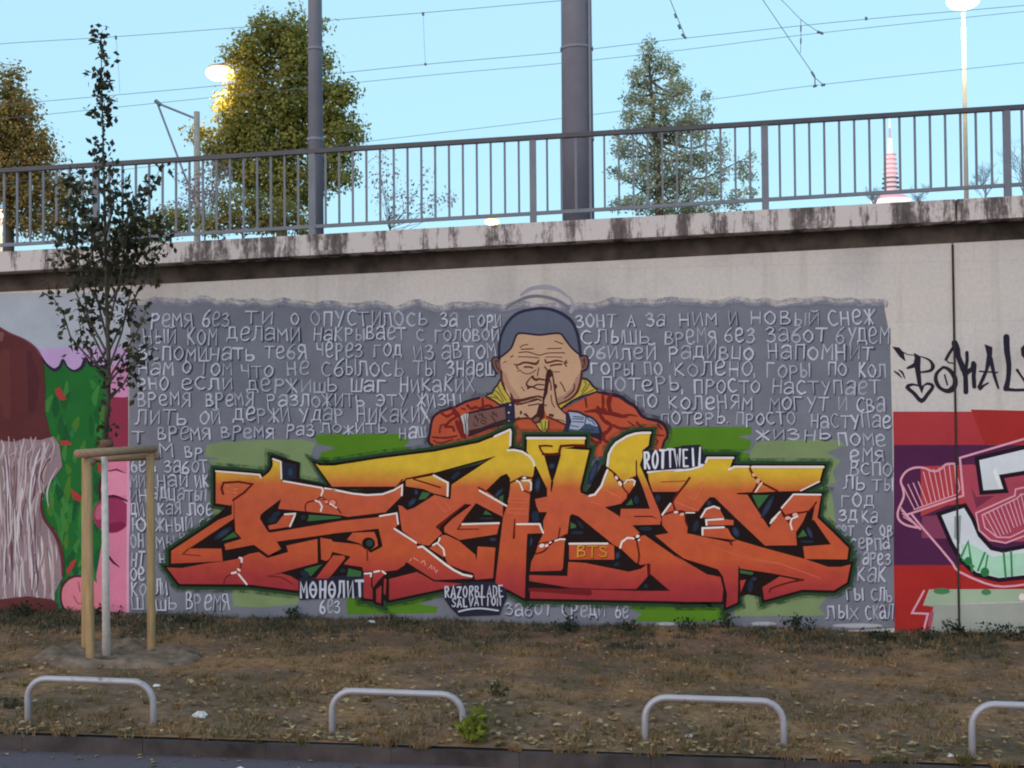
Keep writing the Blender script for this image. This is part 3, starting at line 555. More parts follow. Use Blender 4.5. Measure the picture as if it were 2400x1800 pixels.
LET = {
 'S': ["A 670 545 1215 590 1232 634 1280 600 1330 560 1365 500 1372 480 1372 395 1475 430 1482 688 1500 665 1980 752 2212 795 C 0 772 250 822 430 842 620 830 760 780 865 715 860 850 655 1055 190 1112 110 1092 A 2090 1078 1780 1045 1440 1012 1475 890 1260 1050 1220 1090 B 1215 30 1250 90 1310 185 1340 200 1590 160 2212 55 D 600 5 C 585 1102 795 1065 D 815 95 765 150 1035 325 1050 385 1110 368 1390 585 1500 660 1610 715 1720 735 1715 765 1270 785 1235 770 910 560 890 600 800 660 650 680 380 680 370 625 140 590 225 495 0 435 B 2105 435 2075 520 2030 550 1970 530 1958 262 2100 285 D 0 310 320 345 420 395 470 450 620 370 570 150 0 215 B 1950 236 1420 310 1475 400 1320 482 1140 350 790 415 775 340 990 275 912 190 900 0 A 900 930 880 905 858 972 670 945",
       "A 868 900 892 930 892 1120 B 890 30 340 395 740 398 755 552 120 582 120 425 A 700 1150 868 1080",
       "B 65 630 250 636 560 578 755 556 900 530 1000 500 1080 462 1200 440 1305 512 1562 440 1540 360 1922 278 1926 570 1310 735 1480 702 1600 740 1690 795 1690 915 1060 838 220 832",
       "A 1520 1080 1650 1070 B 1640 0 1585 125 1330 165 1315 115 1420 88 1490 0",
       "D 180 285 250 200 515 190 552 280 562 362 480 412 420 400 330 330", "B 1900 765 2120 480 D 40 480 150 485 155 520 0 712 B 2050 768",
       "D 385 705 480 690 475 860 496 900 496 1020 385 1008", "D 505 690 560 672 640 685 655 702 560 800 500 880 492 800", "D 540 900 606 850 600 1072 540 1052", "D 636 770 666 770 656 970 632 950",
       "D 700 772 900 720 1040 685 1150 740 1250 802 1600 828 1390 885 700 1032"],
 'A': ["A 1900 455 1950 480 2212 480 C 0 482 600 390 1250 310 1800 200 2000 120 2190 35 E 95 60 88 235 50 295 130 285 230 305 320 360 375 430 385 480 370 600 345 632 240 610 85 690 0 800 C 2100 1110 1760 940 1640 955 1400 1150 D 1290 130 1350 210 1190 362 1060 335 860 175 C 838 1159 815 968 860 980 920 1030 1010 1000 1260 840 1455 895 1470 715 2000 365 1240 572 900 645 790 738 0 740 A 2100 735",
       "E 90 690 200 655 350 640 352 720 330 830 310 1159 F 290 300 265 1012 0 872 D 2008 820 2060 380 2105 0 C 2150 985 E 60 960",
       "C 1640 955 1770 940 D 1640 0 1600 100 2058 90 2030 220 1570 290 1380 190 1380 130 1480 30 C 1720 960", "D 1345 232 1400 228 1560 302 1760 470 1776 545 1792 370 2010 385 1980 762 1760 780 1738 700 1600 660 1425 590 1390 510 1388 440 1335 340 1312 290",
       "D 1192 390 1290 325 1372 400 1386 490 1365 502", "C 905 645 1030 640 1245 600 1425 690 1420 860 1240 820 1130 770 905 735"],
 'K': ["E 295 130 1005 130 1000 228 740 268 1058 290 945 760 955 815 1060 855 1130 835 1210 730 1250 580 1285 530 1340 560 1400 650 1532 800 1520 880 1450 950 1260 990 1440 1112 1600 1112 1830 1112 1940 1159 F 1935 100 1590 108 1680 205 1620 255 1530 258 1450 330 1440 390 1360 350 930 0 E 850 1075 820 1100 F 790 225 640 290 430 338 500 200 490 60 E 540 1052 440 1052 410 980 390 892 540 862 540 765 395 470 290 300",
       "E 1282 490 1300 340 1340 260 1390 195 1530 110 1630 80 1720 70 1815 70 1790 230 1715 292 1718 370 1692 440 1640 612 1560 640 1480 682 1380 582 1292 512",
       "E 1655 400 1690 490 1760 650 1832 825 1930 1060 1950 1159 F 1940 60 1880 20 E 1840 1105 1720 750 1642 560", "E 1450 1012 1815 1012 1838 1100 1600 1110 1440 1110",
       "E 1490 690 1570 648 1628 660 1620 720 1545 830 1480 740", "F 165 90 450 88 495 205 165 218", "F 400 452 430 342 640 295 760 278 735 640 712 668 330 678 345 560",
       "F 812 330 1290 328 1365 362 1370 532 812 532", "F 320 722 560 730 790 735 802 560 1000 572 1550 682 1700 645 1772 590 1778 740 1640 895 1240 895 830 880 320 795",
       "F 1690 240 1745 232 1870 320 2212 555 H 20 485 400 712 570 746 606 900 590 1052 0 1052 F 2212 1048 330 1012 330 890 830 892 1630 918 2055 918 1810 705 1800 580 1690 600 1660 575 1682 480 1650 330",
       "F 1440 388 1460 312 1530 262 1612 268 1652 332 1676 480 1655 572 1635 572"],
 'E': ["E 1782 562 2212 530 G 0 547 200 525 350 482 390 440 410 380 730 380 690 500 740 490 1840 492 1790 680 1560 792 1270 798 780 826 900 835 1110 1159 H 1172 145 1255 0 1340 20 1430 90 1450 165 1500 195 1512 355 1120 360 740 0 G 500 872 440 868 380 930 290 1050 150 1052 130 1159 H 165 120 160 208 700 322 770 290 1120 392 1600 522 1900 622 2050 622 2175 592 2130 812 1970 912 1580 902 1110 1032 1088 872 1300 740 1550 790 1590 775 1200 700 810 642 792 600 782 1060 640 1122 650 950 600 740 540 652 120 520 0 432 F 1870 235 2040 205 1960 110 E 1955 1090 2090 930 2212 760 2140 802 1842 802 1795 660",
       "G 330 1122 392 1012 490 980 560 1012 622 1132", "H 392 40 600 30 732 48 732 106 402 112", "H 345 142 610 130 662 150 702 232 762 292 345 240",
       "G 1470 832 1810 836 1752 930 1660 1040 1560 1080 1500 1062 1380 1102 1320 1010", "G 1810 850 1765 1120 H 1780 30 1960 200 2150 390 2132 530 1610 526 1588 370 1932 345 1722 40 G 1700 1159 1740 940",
       "H 1440 20 1520 -20 1640 -60 1590 60 1502 192 1450 162 1428 90", "G 1300 1045 1350 1100 1400 1159 H 1300 60 1182 86 G 1200 1159", "E 1965 1080 2060 945 2110 960 2130 1040 2030 1060", "H 812 790 885 780 820 940"]}
interior = Paint(); OSP = overspray(40, 66, 46, .04)
interior.poly("z 408 1330 475 1238 556 1165 625 1105 830 1150 1000 1130 1120 1120 1205 1060 1290 1110 1330 1160 1372 1160 1410 1090 1440 1080 1500 1110 1540 1085 1620 1150 1790 1158 1860 1150 1905 1165 1915 1205 1982 1290 1985 1330 1950 1372 1880 1378 1790 1400 1752 1392 1700 1410 1690 1400 1240 1405 1225 1398 1180 1372 1060 1362 905 1408 860 1398 770 1370 700 1378 420 1365", BLK, 12.2)
for L_, ps in LET.items():
    for st in ps:
        P_ = pts(st); interior.rib(P_, 40, OSP, 10.8, closed=True); interior.rib(P_, 25, HALO, 11.2, closed=True); interior.rib(P_, 13, BLK, 12, closed=True)
interior.poly("A 1480 430 1660 470 1665 640 1500 660", NAVY, 12.4); interior.rib("A 1370 370 1680 460 1670 660", 10, BLK, 12.3)
interior.poly("B 1690 760 D 400 720 400 980 B 1700 1030", NAVY, 12.4); interior.poly("D 1350 850 1800 800 2130 820 2150 1000 2090 1130 2060 1215 1560 1235 1450 1120 1380 1020", NAVY, 12.6)
interior.poly("E 1700 480 1720 290 2000 285 G -60 270 120 230 320 220 400 420 330 500 0 540 E 1790 560", NAVY, 12.6)
interior.obj('letter_outline', mural)
SHEEN = paint(44, 54, 76); SHEEN2 = paint(30, 40, 56); GRN = paint(52, 92, 54)
first = {}
for L_, ps in LET.items():
    P = Paint()
    for st in ps: P.poly(st, FADE, 14)
    if L_ == 'S':
        P.poly("D 0 212 200 190 180 285 320 345 D 0 305 B 2100 285 1960 262 2000 240", BLK, 15); P.blob(445, 335, 82, 78, BLK, 15.3, T='D'); P.blob(460, 330, 42, 42, paint(40, 58, 60), 15.6, T='D')
        for st, w in (("A 760 830 765 690 1120 708 882 905", 5), ("B 260 465 480 485", 2.4), ("B 340 395 260 465", 3), ("C 865 650 790 745", 4), ("B 980 560 975 620 930 690 800 740 770 835", 3), ("B 1310 735 1480 750 1610 830", 3), ("A 1995 790 1965 860 1900 910 1800 930 1770 1000 1785 1045", 3.4), ("A 1970 870 2070 930 2150 990 2212 1060", 4), ("D 430 400 432 545", 3.4)): P.rib(st, w, FOLD if w < 4.5 else paint(84, 22, 16), 16, 2)
        for x, y, r_ in ((1978, 888, 12), (2035, 928, 26), (2110, 940, 44)): P.blob(x, y, r_+6, r_+4, paint(84, 22, 16), 16.4, T='A'); P.blob(x-2, y-2, r_, r_-4, paint(196, 120, 104), 16.8, T='A', n=9)
        for st, w in (("A 672 548 1212 592 1228 630", 4), ("A 1375 398 1472 432 1480 640", 4), ("A 1502 670 1978 754 1992 790 1970 850", 4), ("A 2015 760 2212 797 C 0 774 250 824 430 843 620 832 760 782 862 720 856 845", 4.4), ("A 1520 1080 1648 1072 B 1640 0 1585 122", 4), ("C 585 1102 793 1067 D 812 92", 4), ("D 767 152 1035 325", 4.4),
                      ("D 1060 380 1110 370 1390 587 1500 662 1610 717 1718 738", 5), ("B 965 510 990 520 990 560", 5), ("B 952 712 1000 770 1052 835", 4.5), ("B 870 700 920 688", 5), ("B 945 650 965 665", 5), ("D 398 705 480 700 475 740", 4), ("D 515 685 580 672", 4), ("D 615 675 655 705", 4), ("A 1900 910 1950 930 1980 980 1965 1040", 4), ("A 2080 950 2160 1000", 3)): P.rib(st, w, WHT, 17)
        for st in ("D 1000 510 1060 545", "D 1090 570 1130 545 1150 600", "D 1190 640 1220 600 1230 650", "D 1250 620 1280 690 1300 660", "D 955 550 975 520"): P.rib(st, 2.4, paint(200, 130, 120), 17.4)
        for st in ("A 790 730 840 735", "A 890 770 940 768", "A 790 800 830 805", "A 890 810 930 812"): P.rib(st, 2, paint(196, 110, 88), 17.2)
    if L_ == 'A':
        P.poly("C 1890 790 2080 605 2150 578 2192 640 2180 760 2145 965", BLK, 15); P.poly("C 1770 940 2105 1115 D 2090 30 2060 80 1600 95 1640 0 C 1650 1140", BLK, 15)
        P.poly("C 1255 588 1830 460 1470 700 1425 690", BLK, 15.2)
        for st, w in (("C 1830 460 2000 365", [4, 1.5]), ("C 905 645 1240 575", 4), ("C 1000 645 1330 748", 3.4), ("C 1640 955 1400 1150 D 1300 130", [3, 6, 9]), ("C 1800 750 1890 795", 4), ("D 1545 158 1640 10", 3), ("D 1545 158 1800 155", 2.4), ("E 90 690 240 612 345 632", 4), ("E 200 660 240 780 330 820", 3.4), ("F 140 30 130 265", [2, 5])): P.rib(st, w, paint(84, 22, 16), 16)
        P.blob(260, 630, 26, 16, WHT, 16.6, T='E', n=9)
        for st, w in (("C 2000 122 2188 38 E 92 62 85 230", 5), ("E 55 292 130 287 230 307 320 362 375 432 385 480", 5), ("C 1250 600 1425 692 1420 855", 4.6), ("C 1815 787 2145 975", 4.4), ("D 1602 96 2055 82", 4.4), ("D 1240 355 1295 325 1372 405 1384 480", 4), ("D 1325 265 1310 310", 4), ("E 165 665 205 690 240 780", 4), ("E 240 665 320 665 345 700 340 780", 4)): P.rib(st, w, WHT, 17)
        for st in ("E 70 880 300 890 290 940 60 930", "E 60 1010 300 1010 290 1080 60 1060", "C 1250 890 1330 860 1460 1010 1380 1050"): P.rib(st, 2, paint(186, 96, 66), 16.2, closed=True)
    if L_ == 'K':
        P.poly("E 500 342 712 342 650 560 602 700 560 560", BLK, 15); P.rib("E 602 690 590 800", [6, 2], BLK, 15.2)
        P.poly("F 820 0 930 0 1330 340 1290 328 812 328", BLK, 15); P.poly("E 1255 995 1440 1108 1450 1010", BLK, 15)
        for st, w in (("E 600 240 445 238 500 338", 4.4), ("E 490 338 690 332 712 238 1000 232", 6), ("E 1290 512 1380 582 1480 690 1570 640 1640 612", 4), ("E 1480 690 1470 740 1545 830", 3.4), ("E 1380 582 1370 610 1470 740", 4), ("E 1640 420 1642 620", 3), ("E 1620 1105 1840 1105", 3), ("F 430 340 640 292 780 220", 3.6), ("F 400 460 500 430 560 360 640 292", 3.6), ("F 700 140 680 260", 3), ("F 1650 330 1676 480 1660 580", 4), ("F 1610 250 1690 240", 4), ("F 1800 590 1800 720", 5)): P.rib(st, w, paint(84, 22, 16), 16, 2)
        P.rib("F 330 900 1060 940", [8, 14], paint(100, 26, 30), 15.2)
        for x, y, rx, ry in ((1395, 630, 16, 26), (1440, 700, 20, 34)): P.blob(x, y, rx, ry, WHT, 16.6, -.5, T='E', n=9)
        for x, y, rx in ((475, 360, 34), (535, 360, 24), (580, 320, 18), (1655, 245, 26), (1672, 290, 16)): P.blob(x, y, rx, rx*.7, WHT, 16.6, -.4, T='F', n=9)
        for st, w in (("E 298 142 1003 142", 6), ("E 1284 480 1302 340 1342 262 1392 200 1530 116 1630 86 1720 76 1812 76", 5.5), ("E 1285 535 1250 620 1210 730 1130 835 1062 853", 5), ("E 1490 700 1530 660 1590 650 1622 670 1612 720", 3.4), ("F 168 96 448 94 492 202", 4.4), ("F 815 336 1285 334", 4.6), ("F 1442 385 1462 314 1530 264 1608 270", 4.6), ("F 640 300 700 280 758 282", 4)): P.rib(st, w, WHT, 17)
        for st in ("E 1200 780 1300 800 1450 870", "E 1260 760 1350 850", "E 1080 930 1200 960"): P.rib(st, 2.4, paint(190, 100, 66), 16.3)
    if L_ == 'E':
        P.rib("G 190 628 150 690 0 880 E 2090 930", [5, 5, 4], paint(84, 22, 16), 16); P.rib("E 1950 680 G 140 668", 3, paint(150, 84, 40), 16.1); P.rib("G 780 824 960 822", [3, 6], BLK, 16)
        P.poly("G 440 868 500 872 H 740 0 1120 358 1125 395 762 292 702 232 662 150 610 130 345 142 345 240 160 205 G 250 1159 290 1050 380 930", BLK, 13.9)
        for st, w in (("G 925 495 960 570 1080 690 1270 790", 5), ("G 960 570 960 600 1010 640 1020 720 970 800", 4.4), ("G 1310 1010 1350 1100 1400 1159 H 1430 90", 4), ("G 1350 1100 1500 1062 1660 1040 1750 930", 4), ("G 0 1010 60 1050 290 1050", 4), ("G 130 1060 140 1159", 3), ("H 1180 940 1190 890 1390 820 1590 778", [3, 3.4, 4, 5]), ("H 690 305 705 345", 5), ("E 2090 940 2130 1040 2212 1080", 4), ("E 1960 1090 2100 1045 2212 1040", 4), ("H 140 60 165 120", 3)): P.rib(st, w, paint(84, 22, 16), 16, 2)
        for x, y, rx, ry in ((980, 595, 28, 20), (1030, 665, 26, 34)): P.blob(x, y, rx, ry, paint(206, 150, 110), 16.6, .5, T='G', n=9)
        for x, y, rx, ry in ((1400, 1125, 36, 22), (1490, 1085, 36, 24), (20, 1055, 26, 14), (95, 1080, 30, 18)): P.blob(x, y, rx, ry, paint(200, 150, 140), 16.6, -.2, T='G', n=9)
        P.blob(2130, 1052, 28, 14, WHT, 16.7, T='E', n=9)
        for st, w in (("E 1782 562 2212 530 G 0 547 200 527 345 486", 5), ("G 390 438 412 384 728 384", 5), ("G 672 530 742 494 918 494", 5), ("G 962 496 1838 496", 5.5), ("G 1790 675 1560 788", 3), ("G 1325 1000 1470 834 1806 838", 4), ("G 1200 1155 1305 1048 H", 4), ("G 332 1115 394 1014 490 982 555 1008", 4.4), ("H 400 105 394 44 602 33", 4.4), ("H 350 225 349 144 610 133", 4.6), ("H 1185 82 1255 5", 4), ("H 1452 160 1432 90 1445 30 1520 0", 4), ("E 1960 1085 2060 948", 4.4), ("G 1005 800 1080 690", 3.4), ("G 145 1060 250 1060", 3)): P.rib(st, w, WHT, 17)
        for st in ("G 170 800 350 670 330 780 250 900 160 850", "G 20 930 280 1030"): P.rib(st, 2.2, paint(190, 102, 62), 16.3)
        P.rib("H 500 380 900 520 1300 580 1800 760", [2, 5, 5, 2], paint(178, 84, 62), 15)
    # glossy blue and green flecks in the black gaps
    for T, x, y, rx, ry, rot, m in {'S': [('A', 1590, 560, 46, 70, 0, SHEEN), ('A', 1415, 1080, 60, 30, -.5, SHEEN2), ('A', 1750, 1115, 36, 30, 0, SHEEN2), ('B', 760, 210, 130, 40, -.6, SHEEN), ('B', 1370, 40, 60, 40, -.3, SHEEN2), ('B', 1770, 710, 60, 40, .5, SHEEN2), ('D', 130, 670, 34, 26, 0, SHEEN2)],
                                    'A': [('C', 985, 930, 70, 34, -.8, SHEEN), ('C', 1035, 810, 26, 40, 0, SHEEN), ('C', 1520, 600, 70, 26, -.7, SHEEN2), ('C', 2050, 820, 80, 26, -.8, SHEEN), ('C', 1900, 1130, 90, 16, 0, SHEEN2), ('D', 1980, 285, 50, 24, 0, SHEEN)],
                                    'K': [('E', 600, 485, 40, 38, 0, SHEEN), ('E', 425, 720, 36, 90, .1, SHEEN), ('E', 1110, 560, 40, 170, .35, SHEEN), ('E', 395, 1090, 46, 50, .3, SHEEN2), ('F', 400, 30, 46, 40, 0, SHEEN2), ('F', 345, 310, 18, 60, .1, SHEEN), ('F', 910, 200, 80, 22, 0, SHEEN2), ('F', 950, 100, 60, 16, .9, SHEEN2), ('F', 1410, 480, 30, 50, .2, SHEEN), ('F', 1400, 590, 40, 20, -.4, SHEEN2), ('F', 1760, 150, 80, 26, 0, SHEEN2), ('F', 1760, 860, 30, 24, 0, SHEEN2), ('E', 1640, 900, 34, 50, 0, SHEEN2)],
                                    'E': [('E', 1905, 880, 34, 46, 0, SHEEN2), ('G', 430, 945, 36, 36, 0, SHEEN), ('G', 1150, 990, 36, 160, .5, SHEEN), ('H', 760, 190, 40, 70, -.4, SHEEN), ('H', 265, 120, 34, 70, .3, SHEEN2), ('H', 1670, 200, 30, 80, -.4, SHEEN), ('H', 1640, 310, 90, 16, 0, SHEEN2), ('H', 985, 770, 36, 26, 0, SHEEN), ('H', 940, 860, 34, 80, .1, SHEEN2)]}[L_]:
        P.blob(x, y, rx, ry, SHEEN2, 15.75, rot, T=T); P.blob(x, y, rx*.62, ry*.66, m, 15.95, rot, T=T)
    for st in {'S': ["A 1820 1085 2212 1110 B 2212 20 1800 60", "B 740 300 890 190 940 250", "B 1760 650 1980 590 1840 740", "D 200 640 360 680 350 740 180 740"], 'A': ["C 1060 900 1110 800 1210 820 1150 890", "C 2050 870 2110 840 2100 940", "C 1860 1080 1890 1030 1970 1090"], 'K': ["F 830 150 830 70 900 110 890 140", "E 1510 970 1580 890 1600 960"], 'E': ["G 960 842 1170 842 1040 1010", "H 1520 260 1590 160 1640 240", "H 810 660 980 690 960 720 815 700"]}[L_]: P.poly(st, GRN, 15.7)
    P.obj('block_letter', mural)
# -- small painted names
for nm, rows in (('ROTTWEIL', [('ROTTWEIL', 1508, 1652, 1058, 1098, -.065)]), ('RAZOR', [('RAZORBLADE', 1042, 1182, 1373, 1399, -.01), ('SALVATION', 1058, 1177, 1402, 1421, -.03)]), ('МОНО', [('МӨНӨЛИТ', 703, 856, 1363, 1400, -.015)])):
    P = Paint(); R = random.Random(4)
    for w, x0, x1, yt, yb, tl in rows: write(P, w, x0, x1, yt, yb, 5.8 if nm != 'RAZOR' else 3.7, TXT if nm != 'ROTTWEIL' else paint(196, 198, 212), 19, None, R=R, fill=.74, wob=.1, tilt=tl, jit=.5)
    if nm == 'RAZOR': P.rib("D 1560 1172 1700 1140 1850 1134 2045 1160", [4, 3.6, 4], TXT, 19, 3)
    P.obj('painted_name', mural)
P = Paint(); write(P, 'BTS', 1350, 1428, 1281, 1306, 5.5, paint(120, 52, 22), 18, R=random.Random(2), jit=.4); write(P, 'BTS', 1349, 1427, 1280, 1305, 3.2, paint(190, 140, 50), 19, R=random.Random(2), jit=.4)
P.obj('painted_name', mural)

# ------------------------------------------------------------------ neighbouring murals
left = thing('graffiti_mural', 'bearded brown and pink cartoon mural behind the staked young tree', 'mural', tuple(at(100, 1440)))
P = Paint(); PB = paint(148, 156, 168); P.poly("z -400 690 200 686 300 690 302 830 -400 830", PB, .5); P.obj('pale_wash', left)
P = Paint(); PG = paint(30, 92, 42)
P.poly("p 380 1020 1330 1100 1330 1659 q 1330 0 1330 1659 r 830 30 800 255 100 255 z -400 1440 z -400 1000", PG, 1)
R = random.Random(3)
for k in range(90):
    x, y = R.uniform(110, 250), R.uniform(880, 1400); m = R.choice([paint(42, 108, 50), paint(26, 80, 40), paint(56, 112, 54), paint(36, 104, 66), paint(62, 106, 40), paint(24, 74, 40)])
    a = R.uniform(-.8, .8); L_ = R.uniform(18, 60); P.rib([(x, y), (x+math.sin(a)*L_*.5, y+L_*.6), (x+math.sin(a)*L_*.4, y+L_)], [6, R.uniform(10, 20), 5], m, 1.6, 3)
for st in ("p 570 1380 620 1360 690 1480 660 1500 600 1470", "q 620 260 700 250 750 300 640 305", "q 735 750 800 800 850 830 830 890 760 860", "q 1010 480 1060 520 1050 600 1020 580", "q 690 1600 740 1510 800 1480 760 1570 710 1650"): P.poly(st, paint(150, 52, 52), 2.6)
P.obj('green_bush', left)
P = Paint(); P.poly("p 405 958 700 950 1330 955 1330 1140 1180 1160 1090 1155 1000 1140 940 1130 890 1060 850 1150 770 1190 700 1150 655 1075 610 1160 560 1180 500 1150 440 1045", paint(166, 140, 182), 3)
P.rib("p 435 1050 480 1120 560 1180 620 1150 655 1078 700 1150 770 1192 850 1150 890 1062 940 1130 1010 1145 1090 1150", [4, 6, 8, 6, 4, 6, 8, 6, 4, 6], paint(44, 26, 58), 3.6, 4); P.obj('scalloped_trim', left)
P = Paint(); P.poly("p 1150 1150 1330 1100 1330 1460 1150 1480", paint(178, 120, 160), 3.2); P.poly("p 1160 1460 1330 1470 1330 1659 q 1330 320 1100 320 1120 0", paint(122, 44, 66), 3.2)
P.poly("q 1090 380 1330 380 1330 1659 r 832 20 828 265 650 262 q 1000 1659 1080 1200", paint(186, 110, 138), 3.3); P.poly("q 1040 760 1060 640 1120 570 1230 560 1330 600 1330 820 1200 830 1080 830", paint(196, 124, 150), 3.6)
P.rib("q 1130 570 1210 555 1300 590", [3, 5, 2], paint(110, 44, 70), 4); P.rib("q 1050 640 1035 760 1040 860", 6, paint(60, 24, 44), 4, 3); P.rib("q 1040 860 1180 830 1320 880", [4, 7, 4], paint(70, 24, 46), 4.8, 3)
P.blob(1160, 1025, 190, 190, paint(132, 46, 80), 4, T='q', n=20); P.poly("q 1330 835 1330 1215 1360 1215 1360 835", GREY, 4.4); P.blob(1040, 990, 50, 90, paint(160, 84, 112), 4.4, .3, T='q'); P.blob(1200, 1150, 110, 50, paint(112, 30, 66), 4.4, -.2, T='q')
P.blob(530, 130, 135, 128, paint(190, 112, 128), 4, T='r', n=20); P.rib("r 440 250 400 180 400 80 450 10 530 0", 5, paint(70, 30, 44), 4.4, 3); P.rib("r 510 40 520 100", 3, paint(150, 70, 90), 4.6); P.rib("r 480 130 510 180 550 160", 3, paint(150, 70, 90), 4.6, 3)
P.rib("q 1130 1460 1180 1520 1240 1565", [6, 5, 2], paint(60, 26, 40), 4.2); P.rib("z 301 1060 302 1180 300 1300 300 1450", [5, 8, 6, 7], paint(186, 140, 168), 4.5); P.obj('pink_face', left)
P = Paint(); P.poly("z -400 740 p -100 715 0 740 100 800 260 870 370 950 430 1040 460 1150 470 1400 470 1659 q 480 0 525 190 560 300 z -400 1060", paint(80, 40, 43), 5); P.poly("p 0 780 50 800 30 880 0 890", paint(104, 70, 72), 5.5); P.rib("p 0 742 100 800 260 870 370 952 428 1040", 4, paint(96, 52, 56), 5.5, 3)
P.rib("p 60 1000 40 1300 80 1659", [20, 34, 18], paint(88, 46, 46), 5.4, 3); P.rib("p 300 1000 350 1300 330 1600", [10, 28, 14], paint(70, 34, 40), 5.4, 3); P.obj('brown_hat', left)
P = Paint(); P.poly("z -400 1035 q 0 255 150 270 250 235 420 250 560 210 620 300 650 520 560 640 460 760 420 900 440 1060 560 1200 620 1330 650 1500 660 1659 r 330 160 0 160 z -400 1440", paint(128, 110, 118), 6)
HC = [paint(112, 88, 98), paint(172, 162, 168), paint(92, 66, 76), paint(160, 144, 148), paint(124, 112, 114), paint(178, 174, 180), paint(134, 108, 112)]
for k in range(230):
    y = R.uniform(1030, 1330); xr = 140 if y < 1100 else (100 if y < 1235 else 134); x = R.uniform(-50, xr-4); L_ = R.uniform(60, 150); m = R.choice(HC)
    ln_ = (x-30)*.28*(1 if y < 1180 else -.25)+R.uniform(-6, 6)
    pp = [(x, y), (x-ln_*.5, y+L_*.3), (x-ln_*.8, y+L_*.65), (x-ln_*.7+R.uniform(-6, 6), y+L_)]
    P.rib([(a, min(b_, 1404+R.uniform(-8, 4))) for a, b_ in pp], [1.5, R.uniform(2.5, 6), R.uniform(2, 5), 1.2], m, 6.3+.1*(k % 9), 3)
for k in range(20): x = -30+R.random()*165; y = 1030+R.uniform(-8, 14); P.rib([(x, y), (x+R.uniform(-8, 8), y+R.uniform(14, 30)), (x+R.uniform(-16, 4), y+R.uniform(36, 62))], [2, 3.6, 1.2], R.choice((HC[1], HC[3], HC[4])), 7.3, 3)
P.rib("q 520 440 480 500 430 620 450 700", 3, paint(80, 40, 52), 7.6, 3); P.rib("q 440 800 430 940 470 1080 560 1200 620 1330 650 1500 655 1659", [4, 6, 6, 9, 8, 5], paint(86, 42, 50), 7.6, 3)
P.poly("r -400 150 0 150 180 130 340 150 380 180 360 250 0 250 -400 250", paint(84, 44, 46), 7.8); P.obj('grey_beard', left)

right = thing('graffiti_mural', 'red and purple graffiti with white outlined letters right of the wall joint', 'mural', tuple(at(2300, 1480)))
P = Paint(); P.poly("t 40 45 983 45 1500 40 1500 300 983 288 45 285", paint(150, 50, 56), 1); P.poly("t 45 285 1500 285 1500 1160 45 1150", paint(72, 32, 66), 1)
P.poly("t 45 1150 1500 1150 1500 1320 300 1325 255 1440 330 1450 310 1630 52 1630", paint(148, 38, 36), 1)
P.poly("t 240 440 620 425 600 560 640 700 430 720 240 800", paint(160, 58, 62), 2); P.poly("t 540 430 1500 430 1500 980 700 980 560 700", paint(150, 62, 80), 2.2); P.poly("t 250 800 500 780 420 960 245 955", paint(118, 56, 84), 2); P.poly("t 600 30 1500 50 1500 270 700 280", paint(142, 40, 40), 1.6)
P.poly("t 600 590 640 740 770 650 640 660", paint(108, 44, 66), 2.6); P.obj('painted_background', right)
P = Paint(); PV = paint(158, 168, 152); P.poly("t 305 1326 1500 1322 1500 1400 700 1420 258 1440", paint(142, 160, 138), .6); P.poly("t 262 1440 1500 1405 1500 1660 318 1640 332 1452", paint(140, 144, 138), .5); P.blob(970, 1380, 26, 26, WHT, 1.5, T='t')
for x, y, rx in ((390, 1338, 60), (710, 1345, 36)): P.blob(x, y, rx, 22, paint(62, 116, 78), 1.4, T='t')
P.obj('faded_patch', right)
P = Paint(); W1 = "t 660 395 983 318 1500 250 1500 430 983 470 800 500 832 602 690 612"; W2 = "t 388 792 550 738 600 822 650 942 740 1042 830 1062 983 1032 1500 900 1500 1120 983 1222 800 1242 640 1202 540 1102 470 982"
for st in (W1, W2): P.rib(pts(st), 20, paint(30, 20, 32), 3, closed=True); P.poly(st, paint(186, 192, 200), 4)
P.poly("t 530 1000 600 1000 760 1090 983 1060 983 1215 800 1236 640 1195 545 1100", paint(150, 190, 168), 4.5)
for st, w in (("t 530 1090 580 980 610 1190", 6), ("t 540 1110 620 1160", 5), ("t 650 1190 700 1060", 5), ("t 700 1200 720 1080", 4), ("t 835 1060 850 1235", 5), ("t 888 1050 895 1225", 5)): P.rib(st, w, paint(50, 120, 76), 5)
P.blob(580, 1120, 26, 30, paint(40, 104, 60), 5.2, T='t'); P.blob(700, 1200, 32, 34, paint(40, 104, 60), 5.2, T='t'); P.poly("t 480 800 530 790 520 1000 480 950", paint(130, 138, 144), 4.6); P.poly("t 770 440 800 500 832 600 800 602 760 480", paint(214, 214, 224), 4.6)
P.obj('outlined_letter', right)
P = Paint(); PK = paint(198, 142, 160)
for st, w, sm in (("t 983 242 520 378 545 650 130 790 235 890", 5, 0), ("t 480 420 520 600 500 640 190 750", 3, 0), ("t 480 420 420 425 380 460 330 475 260 450 190 450 130 480 95 540 110 600 115 660 75 760 80 820 130 860 210 880", 5, 4), ("t 170 780 250 880 380 1030 470 1140 510 1195 700 1280 830 1305 983 1290", 5, 2), ("t 983 590 920 605 915 650 635 775 660 900 740 970 850 990 983 940", 4, 0), ("t 983 640 960 640 930 670 680 790 700 880 790 950 880 950 983 900", 3.4, 0), ("t 262 1335 175 1495 290 1500 255 1632", 5, 0)): P.rib(st, w, PK, 6, sm)
for k in range(11): t = k/10; P.rib("t %f %f %f %f" % (110+t*370, 520-t*100+(60 if k < 4 else 0), 190+t*310, 740-t*110), 2.6, PK, 6)
for k in range(4): P.rib("t %f %f %f %f" % (90+k*8, 770+k*24-40, 150+k*22, 800+k*22), 2.6, PK, 6)
